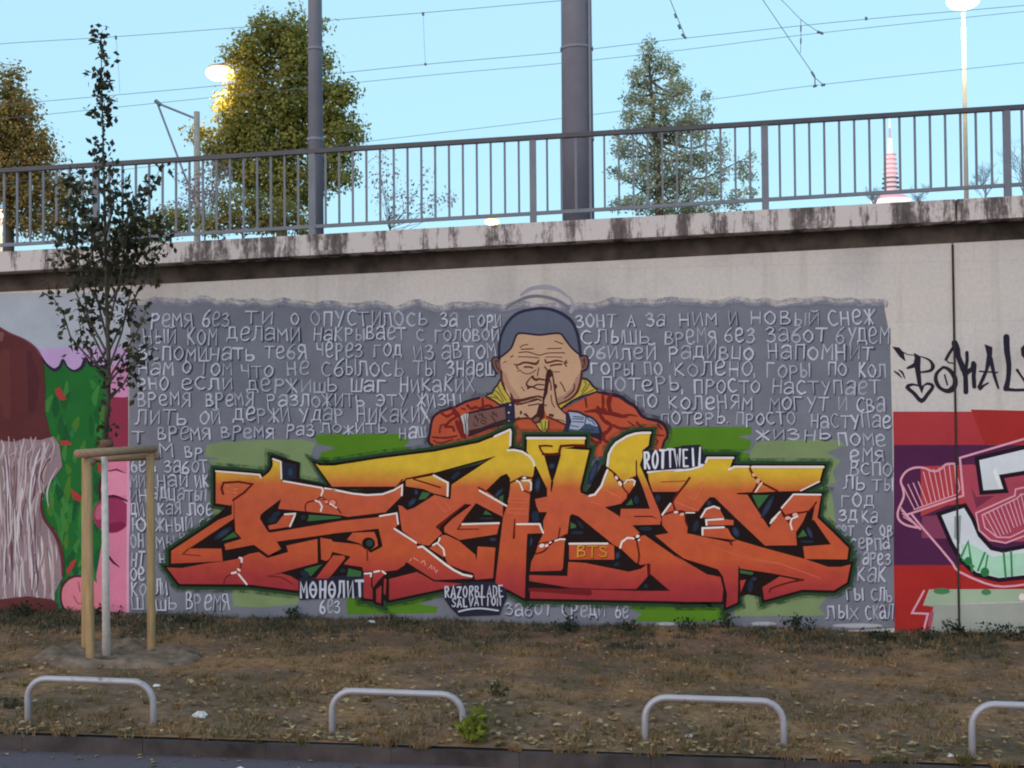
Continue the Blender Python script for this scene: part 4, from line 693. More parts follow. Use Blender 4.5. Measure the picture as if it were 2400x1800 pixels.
for k in range(10): P.rib("t %f %f %f %f" % (700+k*29, 790-k*16, 790+k*24, 950-k*10+(0 if k < 5 else -20)), 2.4, PK, 6)
P.poly("t 300 1500 322 1460 330 1500 310 1625 285 1625", paint(150, 70, 92), 5); P.obj('pink_linework', right)

tg = thing('graffiti_tag', 'black sprayed tag with an arrow heart on bare concrete above the red mural', 'graffiti', tuple(at(2250, 950)))
P = Paint(); BK = paint(34, 32, 44)
P.poly("s 75 430 190 445 262 530 292 672 200 600 140 520", BK, 2); P.rib("s 250 520 330 560 430 570", [20*.145, 2, 2], BK, 2)
P.poly("s 425 530 540 590 532 760 556 1090 492 1075 440 770 320 800 305 770 420 700 440 620", BK, 2); P.rib("s 535 590 680 650 735 750 690 820 545 845", [2, 5, 10, 7, 4], BK, 2.4, 4)
P.rib("s 500 1062 400 1045 320 1088 430 1190 550 1310 650 1200 735 1075 650 1030 570 1075", [3, 6, 9, 9, 10, 9, 8, 6, 3], BK, 2.4, 3); P.poly("s 495 1060 600 1060 556 1195", BK, 2.8)
P.rib("s 900 765 800 860 785 980 850 1100 980 1150 1080 1080 1095 960 1040 850 960 780 890 765", [6, 8, 10, 8, 14, 12, 11, 8, 6], BK, 2.2, 4); P.rib("s 925 890 970 1050", [4, 7, 4], BK, 2.6)
P.rib("s 1085 370 1120 480 1150 600 1230 800 1262 900 1270 1165", [15, 17, 12, 14, 11, 12], BK, 2.4, 2); P.rib("s 1060 450 1000 540 945 640", 7, BK, 2.8); P.rib("s 945 640 990 690 1060 700", 3, BK, 3); P.rib("s 1285 525 1290 640 1270 800", 8, BK, 2.8); P.rib("s 1390 700 1380 780 1250 880", [11, 10, 12], BK, 3); P.rib("s 1410 720 1395 900 1405 1080", 10, BK, 3.2)
P.poly("s 1570 390 1700 440 1690 640 1600 900 1540 1030 1500 1130 1450 1090 1580 800 1610 560", BK, 2.4); P.rib("s 1670 620 1730 900 1795 1105", [10, 8, 5], BK, 2.8); P.rib("s 1490 830 1780 850", 3.6, BK, 3); P.rib("s 1500 1110 1560 1060 1630 1020", [9, 5, 4], BK, 3)
P.rib("s 1925 275 1935 500 1965 720 1955 950 1920 1110", [15, 14, 12, 11, 14], BK, 2.4, 3); P.rib("s 1920 1120 2060 1135 2300 1130", [9, 7, 7], BK, 2.8); P.rib("s 2100 810 2160 900 2260 1040", [7, 5, 7], BK, 2.4); P.rib("s 2240 420 2190 470 2200 560 2290 650", [10, 9, 10], BK, 2.6)
P.rib("s 110 830 170 870 230 935", [3, 5, 2], BK, 2.4); P.rib("s 190 810 240 850 282 945", [3, 5, 2], BK, 2.4)
P.obj('tag_stroke', tg)
# ------------------------------------------------------------------ railing on the coping
steel = simple('painted_steel', (.17, .175, .21), .5, .12, 4, .4); dsteel = simple('dark_handrail', (.06, .062, .075), .45, .15, 4, .4)
RY = -.02
ra, rb = at(0, 397, RY), at(2400, 247, RY); qa, qb = at(0, 575, RY), at(2400, 432, RY)
def rz(x): return ra.z+(rb.z-ra.z)*(x-ra.x)/(rb.x-ra.x)
def qz(x): return qa.z+(qb.z-qa.z)*(x-qa.x)/(qb.x-qa.x)
rail = thing('metal_railing', 'grey metal railing with thin upright bars along the coping', 'railing', (0, RY, copz(0)))
MB().add(bar((-22, RY, rz(-22)-.02), (20, RY, rz(20)-.02), .075, .055)).obj('handrail', dsteel, rail)
MB().add(bar((-22, RY, qz(-22)), (20, RY, qz(20)), .05, .042)).obj('bottom_rail', steel, rail)
pxs = [at(p, 400, RY).x for p in (225, 731, 1249, 1793, 2361)]; sp = (pxs[-1]-pxs[0])/4
pxs = [pxs[0]-sp*k for k in (3, 2, 1)] + pxs + [pxs[-1]+sp*k for k in (1, 2, 3)]
for i, x in enumerate(pxs):
    MB().add(box(x-.04, x+.04, RY-.03, RY+.03, copz(x)-.01, rz(x)-.045)).add(box(x-.07, x+.07, RY-.05, RY+.05, copz(x)-.005, copz(x)+.012)).obj('post', steel, rail)
    if i+1 < len(pxs):
        for k in range(1, 16):
            b_ = x+(pxs[i+1]-x)*k/16
            if -18 < b_ < 14: MB().add(box(b_-.0125, b_+.0125, RY-.012, RY+.012, qz(b_)+.015, rz(b_)-.045)).obj('baluster', steel, rail)

# ------------------------------------------------------------------ tube hoops along the kerb
galv = rusty('galvanised_steel', (.40, .37, .41), (.16, .11, .09), .45, .63)
def hoop(l, r, py_top, label):
    a, b_ = gpt(*l), gpt(*r); y = (a.y+b_.y)/2; zt = at((l[0]+r[0])/2, py_top, y).z; x0, x1 = a.x, b_.x; R = .17
    za, zb = gz(x0, y)-.3, gz(x1, y)-.3; P = [(x0, y, za), (x0, y, zt-R)]
    dz = GM*(x1-x0)/2
    ln = random.Random(l[0]).uniform(-.025, .025)
    for k in range(1, 7): t = math.pi/2*k/6; P.append((x0+R-R*math.cos(t), y, zt-dz-R+R*math.sin(t)))
    for k in range(0, 7): t = math.pi/2*k/6; P.append((x1-R+R*math.sin(t), y, zt+dz-R+R*math.cos(t)))
    P.append((x1, y, zb))
    P = [(a, b2+ln*max(0, (c-za-.3)/.35), c) for a, b2, c in P]; v, f = tube(P, .027, 12); o = mesh('tube_hoop', v, f, galv, smooth=True, origin=(x0, y, gz(x0, y))); tag(o, label, 'barrier', 'tube hoops along the kerb')
hoop((67, 1694), (360, 1704), 1593, 'low grey tube hoop below the staked young tree')
hoop((778, 1716), (1086, 1724), 1622, 'low grey tube hoop with the yellow-green plant at its right leg')
hoop((1512, 1737), (1837, 1748), 1639, 'low grey tube hoop, second from the right edge')
hoop((2278, 1770), (2640, 1782), 1654, 'low grey tube hoop cut off by the right edge')

# ------------------------------------------------------------------ foliage tools
def leafmesh(C, size, up=.0, asp=.62, droop=.3, rng=RNG, jit=.35, out=None):
    C = np.asarray(C); N = len(C)
    d = rng.normal(size=(N, 3)); d[:, 2] -= droop; d /= np.linalg.norm(d, axis=1)[:, None]
    e = rng.normal(size=(N, 3)); e[:, 2] += up
    if out is not None: e = e*.55+out; e[:, 2] += .5; d -= e*(np.sum(d*e, 1)/np.sum(e*e, 1))[:, None]*.8; d /= np.linalg.norm(d, axis=1)[:, None]
    s = np.cross(d, e); s /= np.linalg.norm(s, axis=1)[:, None]
    L = (size*(1+rng.uniform(-jit, jit, N)))[:, None]; nrm = np.cross(s, d)
    V = np.stack([C, C+d*L*.5+s*L*asp*.5+nrm*L*.08, C+d*L, C+d*L*.5-s*L*asp*.5+nrm*L*.08], 1).reshape(-1, 3)
    F = [(4*i, 4*i+1, 4*i+2, 4*i+3) for i in range(N)]
    return V.tolist(), F
def blobleaves(blobs, Y, n, clump, depth=1.0, rng=RNG):
    """leaf places gathered in clumps inside ellipsoids given as (px, py, rx, ry) in the plane y = Y"""
    out = []; ctr = []; nor = []; k = (Y-CAM_Y)/FPX
    tot = sum(b[2]*b[3] for b in blobs)
    for bx, by, rx, ry in blobs:
        c = at(bx, by, Y); m = max(2, int(n*rx*ry/tot/26))
        for _ in range(m):
            d = rng.normal(size=3); d /= np.linalg.norm(d); r = rng.uniform(.35, 1)**.5
            p = np.array([c.x+d[0]*r*rx*k, c.y+d[1]*r*(rx+ry)/2*k*depth, c.z+d[2]*r*ry*k]); ctr.append(p)
            q = rng.normal(size=(26, 3))*clump; q[:, 2] *= .75; out.append(p+q); nor.append(d*.7+q/np.linalg.norm(q, axis=1)[:, None]*.8)
    return np.concatenate(out), ctr, np.concatenate(nor)
bark = simple('bark', (.09, .075, .06), .95, .3, 14, stretch=(1, 1, .25), bs_=.5)
def tree(name, label, trunk_px, Y, blobs, n, leaf, clump, mat, r0, limbs=16, group=None, droop=.3, depth=1.0):
    b0 = at(trunk_px[0][0], trunk_px[0][1], Y); root = thing(name, label, 'tree' if 'tree' in name else 'shrub', (b0.x, Y, copz(b0.x)-.12), group)
    P, ctr, nor = blobleaves(blobs, Y, n, clump, depth)
    T = [Vector((b0.x, Y, copz(b0.x)-.2))]+[at(x, y, Y) for x, y in trunk_px]
    m = MB().add(tube(T, [r0*(1-.85*i/(len(T)-1)) for i in range(len(T))], 9))
    idx = RNG.choice(len(ctr), min(limbs, len(ctr)), replace=False)
    for i in idx:
        c = Vector(ctr[i]); k = min(range(len(T)-1), key=lambda j: (T[j]-c).length+(2.0 if T[j].z > c.z-.2 else 0)); s = T[k].lerp(T[k+1], random.random()*.8)
        mid = s.lerp(c, .5)+Vector((0, 0, -.1*(c-s).length)); m.add(tube([s, mid, c], [r0*.28, r0*.16, r0*.05], 5, False))
    m.obj('trunk', bark, root, True)
    v, f = leafmesh(P, leaf, droop=droop, out=nor); mesh('crown', local(root, v), f, mat, root)
    return root
maple = leafmat('maple_leaves', (.21, .21, .05), (.31, .30, .07), (.43, .39, .11), .5); autumn = leafmat('turning_leaves', (.24, .18, .055), (.34, .25, .08), (.46, .31, .11), .5)
silver = leafmat('poplar_leaves', (.30, .33, .23), (.42, .45, .32), (.55, .58, .46), .5); olive = leafmat('olive_leaves', (.2, .18, .05), (.3, .265, .075), (.4, .34, .12), .5)
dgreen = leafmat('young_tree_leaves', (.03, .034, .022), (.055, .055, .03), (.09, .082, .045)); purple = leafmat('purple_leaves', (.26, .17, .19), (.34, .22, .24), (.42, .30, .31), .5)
tree('maple_tree', 'broad olive-green tree behind the thin grey pole', [(660, 480), (668, 330), (672, 180), (660, 90)], 24,
     [(600, 115, 54, 56), (700, 85, 40, 38), (645, 80, 42, 32), (700, 140, 60, 58), (590, 215, 56, 62), (690, 230, 76, 74), (570, 300, 55, 50), (650, 330, 95, 60), (775, 245, 45, 62), (790, 325, 36, 72), (770, 400, 40, 60), (540, 345, 40, 40), (475, 312, 26, 16), (620, 410, 80, 40), (690, 440, 60, 50), (618, 48, 16, 16), (690, 42, 14, 12), (745, 60, 12, 18), (545, 130, 14, 20), (525, 240, 16, 16), (815, 215, 14, 22), (830, 300, 12, 30), (500, 345, 26, 16), (520, 395, 22, 22), (815, 410, 14, 26), (760, 150, 16, 24)], 34000, .135, .2, maple, .22, 26)
tree('maple_tree', 'brownish autumn tree at the left edge of the picture', [(20, 540), (15, 420), (18, 300), (25, 200)], 20,
     [(25, 200, 30, 45), (40, 260, 48, 40), (15, 300, 50, 60), (75, 335, 55, 34), (30, 390, 80, 50), (100, 380, 40, 30), (60, 450, 85, 45), (-60, 350, 70, 120), (150, 450, 40, 40), (90, 520, 80, 30)], 20000, .115, .18, autumn, .2, 18)
tree('poplar_tree', 'silvery green pointed tree right of the thick pole', [(1545, 500), (1540, 380), (1530, 250), (1520, 130)], 32,
     [(1520, 125, 14, 30), (1532, 150, 20, 30), (1500, 180, 18, 34), (1512, 220, 26, 34), (1562, 150, 10, 26), (1580, 180, 18, 34), (1600, 215, 22, 34), (1555, 230, 26, 36), (1478, 240, 16, 30), (1490, 290, 30, 34), (1540, 290, 36, 40), (1620, 270, 20, 34), (1655, 245, 12, 30), (1640, 310, 22, 34), (1590, 310, 30, 34), (1455, 330, 14, 20), (1470, 350, 28, 24), (1520, 370, 40, 34), (1590, 380, 44, 34), (1650, 370, 22, 30), (1690, 345, 12, 26), (1690, 390, 14, 30), (1480, 410, 34, 18), (1440, 400, 12, 10), (1540, 430, 44, 26), (1610, 440, 50, 28), (1670, 440, 24, 26), (1490, 470, 40, 16), (1560, 490, 70, 22), (1640, 490, 46, 20), (1740, 400, 14, 22), (1765, 372, 12, 9), (1755, 410, 16, 10), (1725, 455, 26, 9), (1760, 450, 12, 12), (1710, 480, 30, 9), (1450, 480, 30, 12)], 19000, .115, .14, silver, .2, 60)
tree('shrub', 'olive shrub behind the railing left of the concrete mast', [(400, 560), (400, 500)], 9, [(395, 520, 60, 34), (340, 545, 60, 30), (270, 548, 60, 26)], 2600, .08, .09, olive, .04, 10)
tree('shrub', 'yellow-green shrub behind the railing right of the concrete mast', [(570, 560), (560, 500)], 9, [(560, 490, 60, 50), (640, 500, 70, 44), (700, 530, 50, 26), (500, 520, 40, 30)], 4200, .08, .09, olive, .04, 12)
tree('shrub', 'thin purplish shrub around the concrete mast', [(480, 560), (480, 460)], 11, [(450, 430, 26, 50), (500, 430, 34, 60), (480, 480, 60, 50), (520, 380, 16, 20)], 1000, .075, .14, purple, .03, 30)
tree('shrub', 'sparse leggy shrub behind the railing left of the thick pole', [(915, 560), (912, 480)], 10, [(905, 420, 34, 44), (920, 480, 46, 40), (985, 420, 20, 34), (965, 480, 50, 36), (1020, 460, 20, 24), (900, 380, 18, 14), (1050, 470, 16, 8)], 620, .06, .12, purple, .025, 46)
twig = simple('twigs', (.22, .24, .27), .9, .2, 6)  # far haze mixed into the pale twig colour
def bare(label, px, py, Y, wpx, hpx, seed):
    R = random.Random(seed); k = (Y-CAM_Y)/FPX; b0 = at(px, py, Y); gzv = copz(b0.x)-.12
    root = thing('bare_tree', label, 'tree', (b0.x, Y, gzv), 'leafless trees far behind the railing'); tr, m = MB(), MB()
    top = at(px, py-hpx, Y); tr.add(tube([(b0.x, Y, gzv), (b0.x, Y, b0.z), tuple(b0.lerp(top, .5))], [.12, .08, .04], 7))
    def grow(p, d, L, r, n):
        q = p+d*L; m.add(tube([p, p.lerp(q, .5)+Vector((R.uniform(-.1, .1)*L,)*3), q], [r, r*.8, r*.6], 4, False))
        if n > 0:
            for _ in range(R.choice((2, 3, 3))):
                e = (d+Vector((R.uniform(-.8, .8), R.uniform(-.8, .8), R.uniform(-.25, .55)))).normalized(); grow(p.lerp(q, R.uniform(.6, 1)), e, L*R.uniform(.6, .8), r*.62, n-1)
    for _ in range(7):
        a = R.uniform(-1, 1); grow(b0.lerp(top, R.uniform(0, .4)), Vector((a*wpx/hpx*.9, R.uniform(-.6, .6), 1)).normalized(), hpx*k*.34, .022, 4)
    tr.obj('trunk', twig, root); m.obj('branches', twig, root)
bare('bare grey tree just left of the lit tower', 2050, 500, 60, 30, 60, 1); bare('bare grey tree between the lit tower and the lamp post', 2150, 500, 60, 30, 65, 2); bare('bare grey tree right of the lamp post', 2310, 480, 60, 60, 90, 3); bare('bare grey tree at the far right edge', 2400, 460, 55, 60, 130, 4)

# ------------------------------------------------------------------ staked young tree on the verge
yb = gpt(250, 1538); yt = thing('young_tree', 'slender staked young tree with a white painted trunk', 'tree', tuple(yb)); YY = yb.y
white = simple('lime_wash', (.68, .61, .57), .9, .12, 20, bs_=.4); stem = simple('young_bark', (.075, .065, .05), .9, .3, 20)
SP = [(250, 1540), (247, 1300), (245, 1060), (253, 930), (254, 830), (250, 700), (247, 560), (244, 420), (241, 300), (238, 180), (237, 80)]
w3 = [at(x, y, YY) for x, y in SP]; w3[0].z -= .1
MB().add(tube(w3[:3], [.045, .037, .032], 12)).obj('painted_trunk', white, yt, True)
MB().add(tube(w3[2:], [.030, .027, .024, .02, .016, .012, .009, .006, .003], 9)).obj('stem', stem, yt, True)
BR = [((254, 860), (215, 780), (180, 690), (140, 600), (110, 520)), ((252, 830), (205, 740), (190, 640), (170, 540), (165, 470)), ((252, 800), (225, 690), (215, 570), (205, 470), (190, 400)), ((253, 870), (285, 780), (305, 690), (320, 600), (330, 520)), ((252, 830), (300, 730), (345, 640), (385, 570), (400, 520)),
      ((250, 780), (280, 660), (295, 560), (300, 480), (290, 420)), ((250, 700), (275, 600), (310, 520), (350, 440), (385, 380)), ((249, 650), (225, 560), (200, 500), (170, 440), (150, 410)), ((254, 880), (200, 830), (165, 790), (150, 740), (120, 690), (105, 650)), ((253, 900), (220, 840), (190, 800), (185, 720)),
      ((254, 890), (290, 830), (325, 770), (345, 720)), ((254, 900), (285, 860), (310, 850), (375, 790)), ((253, 940), (290, 900), (310, 860), (330, 830)), ((250, 720), (300, 640), (350, 560), (370, 500)), ((250, 740), (190, 640), (160, 580), (135, 540)), ((247, 560), (262, 500), (270, 450), (262, 400)), ((247, 600), (300, 530), (330, 470), (345, 430)), ((248, 620), (210, 540), (180, 480))]
tw = MB(); L = []
for bi, br in enumerate(BR):
    n = len(br); off = RNG.uniform(-.45, .45, 2)
    P = [at(x, y, YY+off[0]*i/(n-1)*1.1) for i, (x, y) in enumerate(br)]
    tw.add(tube(P, [.013*(1-.8*i/(n-1)) for i in range(n)], 5, False))
    dens = .5 if bi in (8, 9, 10, 11, 12) else 1.0
    for i in range(n-1):
        if i == 0 and bi not in (8, 9): continue
        for _ in range(int(24*dens)):
            p = P[i].lerp(P[i+1], random.random()); L.append((p.x+random.gauss(0, .05), p.y+random.gauss(0, .06), p.z+random.gauss(0, .05)))
tw.obj('branches', stem, yt)
for y0, y1, n, s in ((60, 110, 34, .05), (110, 170, 30, .055), (170, 290, 130, .06), (290, 320, 8, .03), (325, 400, 60, .06), (400, 470, 60, .09)):
    for _ in range(n):
        y = random.uniform(y0, y1); t = (y-60)/860; p = at(238+14*t, y, YY); L.append((p.x+random.gauss(0, s), p.y+random.gauss(0, s), p.z))
for bx, by, rx, ry, n in ((250, 570, 100, 70, 560), (215, 640, 55, 50, 130), (320, 570, 60, 60, 300), (180, 520, 45, 50, 200), (320, 500, 50, 40, 90), (250, 500, 60, 45, 120), (250, 690, 45, 60, 110), (290, 720, 40, 40, 50), (220, 760, 40, 50, 60), (250, 840, 40, 60, 60), (320, 820, 22, 60, 55), (250, 1010, 26, 30, 70), (250, 955, 22, 30, 40), (265, 900, 40, 40, 40), (360, 650, 30, 30, 40), (310, 900, 16, 50, 34)):
    k = (YY-CAM_Y)/FPX; c = at(bx, by, YY)
    for _ in range(int(n*.38)):
        d = Vector((random.gauss(0, 1), random.gauss(0, 1), random.gauss(0, 1))).normalized()*random.random()**.4
        L.append((c.x+d.x*rx*k, c.y+d.y*(rx+ry)/2*k, c.z+d.z*ry*k))
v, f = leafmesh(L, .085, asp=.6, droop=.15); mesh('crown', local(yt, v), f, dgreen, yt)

wood = simple('pine_stake', (.36, .23, .115), .8, .22, 5, stretch=(6, 6, .6), bs_=.3); paper = simple('weathered_wood', (.33, .21, .14), .85, .2, 6, stretch=(.6, 6, 6))
fl, rr = gpt(212, 1553), gpt(355, 1526); bl = gpt(201, 1526)
st = thing('tree_stake_frame', 'three round wooden stakes with crossbars round the young tree', 'stakes', tuple(fl))
tops = []
for p, (px, py) in ((fl, (205, 1058)), (bl, (201, 1062)), (rr, (352, 1048))):
    t = at(px, py, p.y); tops.append(t); MB().add(tube([(p.x, p.y, p.z-.3), (p.x, p.y, p.z), tuple(t)], [.045, .045, .043], 12)).obj('stake', wood, st, True)
def beam(a, b_, r=.046): MB().add(tube([a, Vector(a).lerp(Vector(b_), .5), b_], [r, r*.96, r*.9], 10)).obj('crossbar', paper, st, True)
A_, B_, C_ = tops
ex = (C_-A_).normalized(); beam(A_-ex*.1+Vector((0, -.07, -.02)), C_+ex*.1+Vector((0, -.07, -.02)))
beam(A_+Vector((.03, -.02, -.10)), B_+Vector((.03, .1, -.10))); beam(B_+Vector((-.02, .07, -.06)), C_+Vector((.08, .07, -.10)))
MB().add(tube([at(238, 1040, YY-.05), at(262, 1040, YY-.05)], .045, 10)).add(tube([at(236, 1048, YY-.06), at(264, 1052, YY-.06)], .02, 8)).obj('coir_tie', simple('coir_rope', (.16, .09, .06), .95, .3, 40), st, True)
# dug soil round the tree
pv, pf = [], []; NP = 64
for j in range(9):
    r = j/8
    for k in range(NP):
        a = 2*math.pi*k/NP; q = 1+.28*noise.noise((math.cos(a)*1.6, math.sin(a)*1.6, 8))+.1*noise.noise((math.cos(a)*5, math.sin(a)*5, 3)); x = yb.x+.12+r*1.05*q*math.cos(a); y = yb.y+r*.62*q*math.sin(a)
        z = gz(x, y)+.012+.07*math.exp(-((r-.74)/.15)**2)*(1+.8*noise.noise((x*5, y*5, 1)))-(.05 if r > .95 else 0)+.022*noise.noise((x*9, y*9, 2))
        pv.append((x, y, z))
for j in range(8):
    for k in range(NP): pf.append((j*NP+k, (j+1)*NP+k, (j+1)*NP+(k+1) % NP, j*NP+(k+1) % NP))
struct(mesh('soil_ring', pv, pf, simple('dug_soil', (.17, .115, .085), 1, .55, 8, bs_=1), smooth=True))
# ------------------------------------------------------------------ poles, masts, lamps, wires, tower
polem = simple('grey_pole_paint', (.23, .22, .27), .55, .1, 3, .35)
def pole(name, label, cat, px, wt, wb, Y, mat, py_top=-900, cap=False):
    b0 = at(px, 548, Y); z0 = copz(b0.x)-.12; k = (Y-CAM_Y)/FPX; t = at(px, py_top, Y)
    root = thing(name, label, cat, (b0.x, Y, z0)); MB().add(lathe([(wb*k/2, 0), (wt*k/2, t.z-z0)], 24, (b0.x, Y, z0))).obj('shaft', mat, root, True)
    MB().add(lathe([(wb*k/2+.1, 0), (wb*k/2+.1, .03), (wb*k/2+.02, .05)], 24, (b0.x, Y, z0))).obj('base_flange', mat, root)
    for yy in ((118, 330) if name == 'catenary_pole' else ()): zz = at(px, yy, Y).z; MB().add(lathe([(wb*k/2+.006, 0), (wb*k/2+.006, .035)], 24, (b0.x, Y, zz))).obj('clamp_band', mat, root)
    return root, b0
pole('catenary_pole', 'thin grey steel pole in front of the olive-green tree', 'pole', 741, 28, 37, 1.3, polem)
p2, b2 = pole('catenary_pole', 'thick grey steel pole behind the middle of the railing', 'pole', 1356, 66, 76, 1.5, polem)
k2 = (1.5-CAM_Y)/FPX; MB().add(box(b2.x+.165, b2.x+.19, 1.5-.16, 1.5-.12, copz(b2.x)-.12, copz(b2.x)+3.2)).obj('cable_duct', polem, p2)
mastm = simple('concrete_mast', (.33, .3, .27), .85, .15, 5); Y = 14
r3, b3 = pole('concrete_mast', 'pale concrete mast with a slanted bracket arm behind the railing', 'mast', 462, 14, 17, Y, mastm, 262)
wire_m = simple('wire', (.14, .17, .21), .6, .1, 2)
MB().add(tube([at(459, 278, Y), at(372, 243, Y)], .028, 7)).obj('bracket_arm', polem, r3); MB().add(tube([at(459, 480, Y), at(368, 240, Y)], .026, 7)).obj('bracket_strut', polem, r3); MB().add(tube([at(364, 236, Y), at(376, 246, Y)], .05, 7)).obj('insulator', wire_m, r3)
glow = emis('sodium_lamp', (1, .58, .2), 2.2); glow2 = emis('warm_white_lamp', (1, .86, .62), 6); lampm = simple('lamp_post_paint', (.42, .36, .28), .6, .1, 4)
def lamp(label, px, py, Y, r, em, watt, col, w=8, post=None):
    h = at(px, py, Y); hp = h if post is None else at(post[0], post[1], Y+3.6); z0 = copz(h.x)-.12; k = (Y-CAM_Y)/FPX
    root = thing('street_lamp', label, 'street lamp', (hp.x, hp.y, z0), 'lit street lamps'); MB().add(lathe([(w*k*.62, 0), (w*k*.4, hp.z-z0-r*(.8 if post is None else -.9))], 14, (hp.x, hp.y, z0))).obj('post', lampm, root, True)
    if post is not None: MB().add(tube([hp+Vector((0, 0, r*.8)), hp.lerp(h, .5)+Vector((0, 0, r*1.2)), h+Vector((0, 0, r*.6))], .05, 8)).obj('arm', lampm, root, True)
    prof = [(r*math.sin(math.pi*i/10)+.001, -r*math.cos(math.pi*i/10)*.5) for i in range(11)]
    MB().add(lathe(prof, 20, tuple(h))).obj('lamp_globe', em, root, True); MB().add(lathe([(r*.8, r*.36), (r*.85, r*.42), (r*.3, r*.62), (.02, r*.66)], 16, tuple(h))).obj('lamp_cap', polem, root)
    ld = bpy.data.lights.new('lamp_light', 'POINT'); ld.energy = watt; ld.color = col; ld.shadow_soft_size = r
    lo = link(bpy.data.objects.new('lamp_light', ld)); lo.location = h+Vector((0, 0, -r*1.6))
lamp('lit street lamp on a tall slim post at the top right', 2257, 2, 26, .5, glow2, 250, (1, .85, .6), 10)
lamp('lit yellow street lamp at the left side of the olive-green tree', 516, 172, 24.2, .46, glow, 160, (1, .66, .2), 6, (640, 176))
lamp('lit yellow lamp just above the coping left of the thick pole', 1153, 520, 60, .42, glow, 120, (1, .62, .15), 4)
lamp('lit yellow lamp low at the left edge of the picture', 2, 500, 30, .3, glow, 60, (1, .6, .15), 5)
def wire(label, P, Y, r=.007, n=10, beads=()):
    if len(P) > 5 and P[-1][0]-P[0][0] > 1500: P = [(P[0][0]-1600, P[0][1]-1600*(P[1][1]-P[0][1])/(P[1][0]-P[0][0]))]+list(P)+[(P[-1][0]+1600, P[-1][1]+1600*(P[-1][1]-P[-2][1])/(P[-1][0]-P[-2][0]))]
    P = smooth(P, n) if len(P) > 2 else P
    m = MB().add(tube([at(x, y, Y) for x, y in P], r, 5)); o = m.v; c = m.v[0]
    ob = mesh('overhead_wire', m.v, m.f, wire_m, origin=c); tag(ob, label, 'wire', 'overhead tram wires')
    for i, (x0, y0, x1, y1, rr_) in enumerate(beads):
        v, f = tube([at(x0, y0, Y), at(x1, y1, Y)], rr_, 6); mesh('insulator', [(a-c[0], b_-c[1], d-c[2]) for a, b_, d in v], f, wire_m, ob)
wire('topmost overhead wire crossing left of the thick pole', [(-300, 132), (0, 103), (270, 86), (565, 64), (990, 30), (1310, 2), (1700, -30)], 15, beads=((271, 84, 272, 92, .03), (991, 29, 992, 36, .03)))
wire('second overhead wire from the top, crossing the whole sky', [(-300, 272), (95, 238), (520, 200), (985, 152), (1320, 122), (1600, 90), (2030, 45), (2500, 4)], 15, beads=((997, 148, 997, 153, .03), (1598, 80, 1608, 90, .03), (2030, 40, 2030, 47, .03)))
wire('third overhead wire, just below the second', [(-300, 308), (60, 273), (520, 226), (990, 178), (1320, 148), (1600, 117), (1925, 77), (2500, 16)], 18, beads=((1915, 74, 1930, 79, .035),))
wire('lowest overhead wire, above the railing and into the silvery tree', [(700, 350), (830, 335), (1320, 277), (1690, 230), (1920, 199), (2500, 136)], 18, beads=((1906, 203, 1914, 200, .035), (1925, 200, 1934, 198, .035)))
wire('short slanted stay wire with insulators right of the thick pole', [(1560, -30), (1571, 0), (1600, 72), (1606, 88)], 15, .01, beads=((1582, 32, 1585, 42, .03), (1590, 58, 1594, 68, .03)))
wire('long slanted stay wire ending at a clamp on the lowest wire', [(1760, -40), (1788, 0), (1900, 165), (1910, 182), (1931, 199)], 18, .01, beads=((1902, 168, 1909, 180, .03), (1910, 182, 1910, 200, .015)))
wire('faint slanted stay wire ending on the third wire', [(1800, -30), (1840, 8), (1880, 48), (1922, 77)], 18, .008)
wire('short upright dropper between the two slanted stay wires', [(1877, 46), (1877, 90), (1876, 125)], 18, .008, beads=((1877, 60, 1877, 74, .02), (1877, 90, 1877, 102, .02)))
wire('thin upright dropper between first and second wire, left', [(272, 88), (277, 150), (281, 219)], 15, .004); wire('thin upright dropper between first and second wire, middle', [(992, 31), (994, 90), (997, 150)], 15, .004)
# broadcasting tower far off
TY = 1100; tk = (TY-CAM_Y)/FPX; tb = at(2088, 475, TY); tw_ = thing('broadcasting_tower', 'distant red and white lit broadcasting tower behind the railing', 'tower', (tb.x, TY, -1.6))
redl = emis('red_lit_panel', (.66, .34, .38), .22); whl = emis('white_lit_panel', (.8, .74, .76), .5); pinkl = emis('pink_lit_shaft', (.74, .55, .58), .25); grey = simple('tower_concrete', (.4, .38, .38), .8, .1, .02); dkt = simple('tower_platform', (.26, .18, .22), .8, .1, .02)  # tower's lighting put into pinkish colours and a weak surface glow
def zt(py): return at(2088, py, TY).z
def drum(nm, r0, r1, p0, p1, m): MB().add(lathe([(r0*tk, 0), (r1*tk, zt(p1)-zt(p0))], 24, (tb.x, TY, zt(p0)))).obj(nm, m, tw_)
MB().add(lathe([(26*tk, 0), (12*tk, zt(480)+1.6)], 24, (tb.x, TY, -1.6))).obj('shaft', grey, tw_)
drum('main_pod', 40, 46, 480, 470, whl); drum('main_pod_roof', 46, 30, 469.5, 459, redl); drum('upper_shaft', 15, 10, 458.5, 362, pinkl); drum('antenna_base', 5.5, 4.5, 361.5, 325, whl); drum('antenna', 2.6, 1.6, 324.5, 300, redl); drum('antenna_tip', 1.6, 1.0, 299.5, 277, whl)
for p in range(9): y = 452-p*11; drum('antenna_platform', 21-p*.9, 21-p*.9, y, y-2.4, dkt if p < 4 else redl)

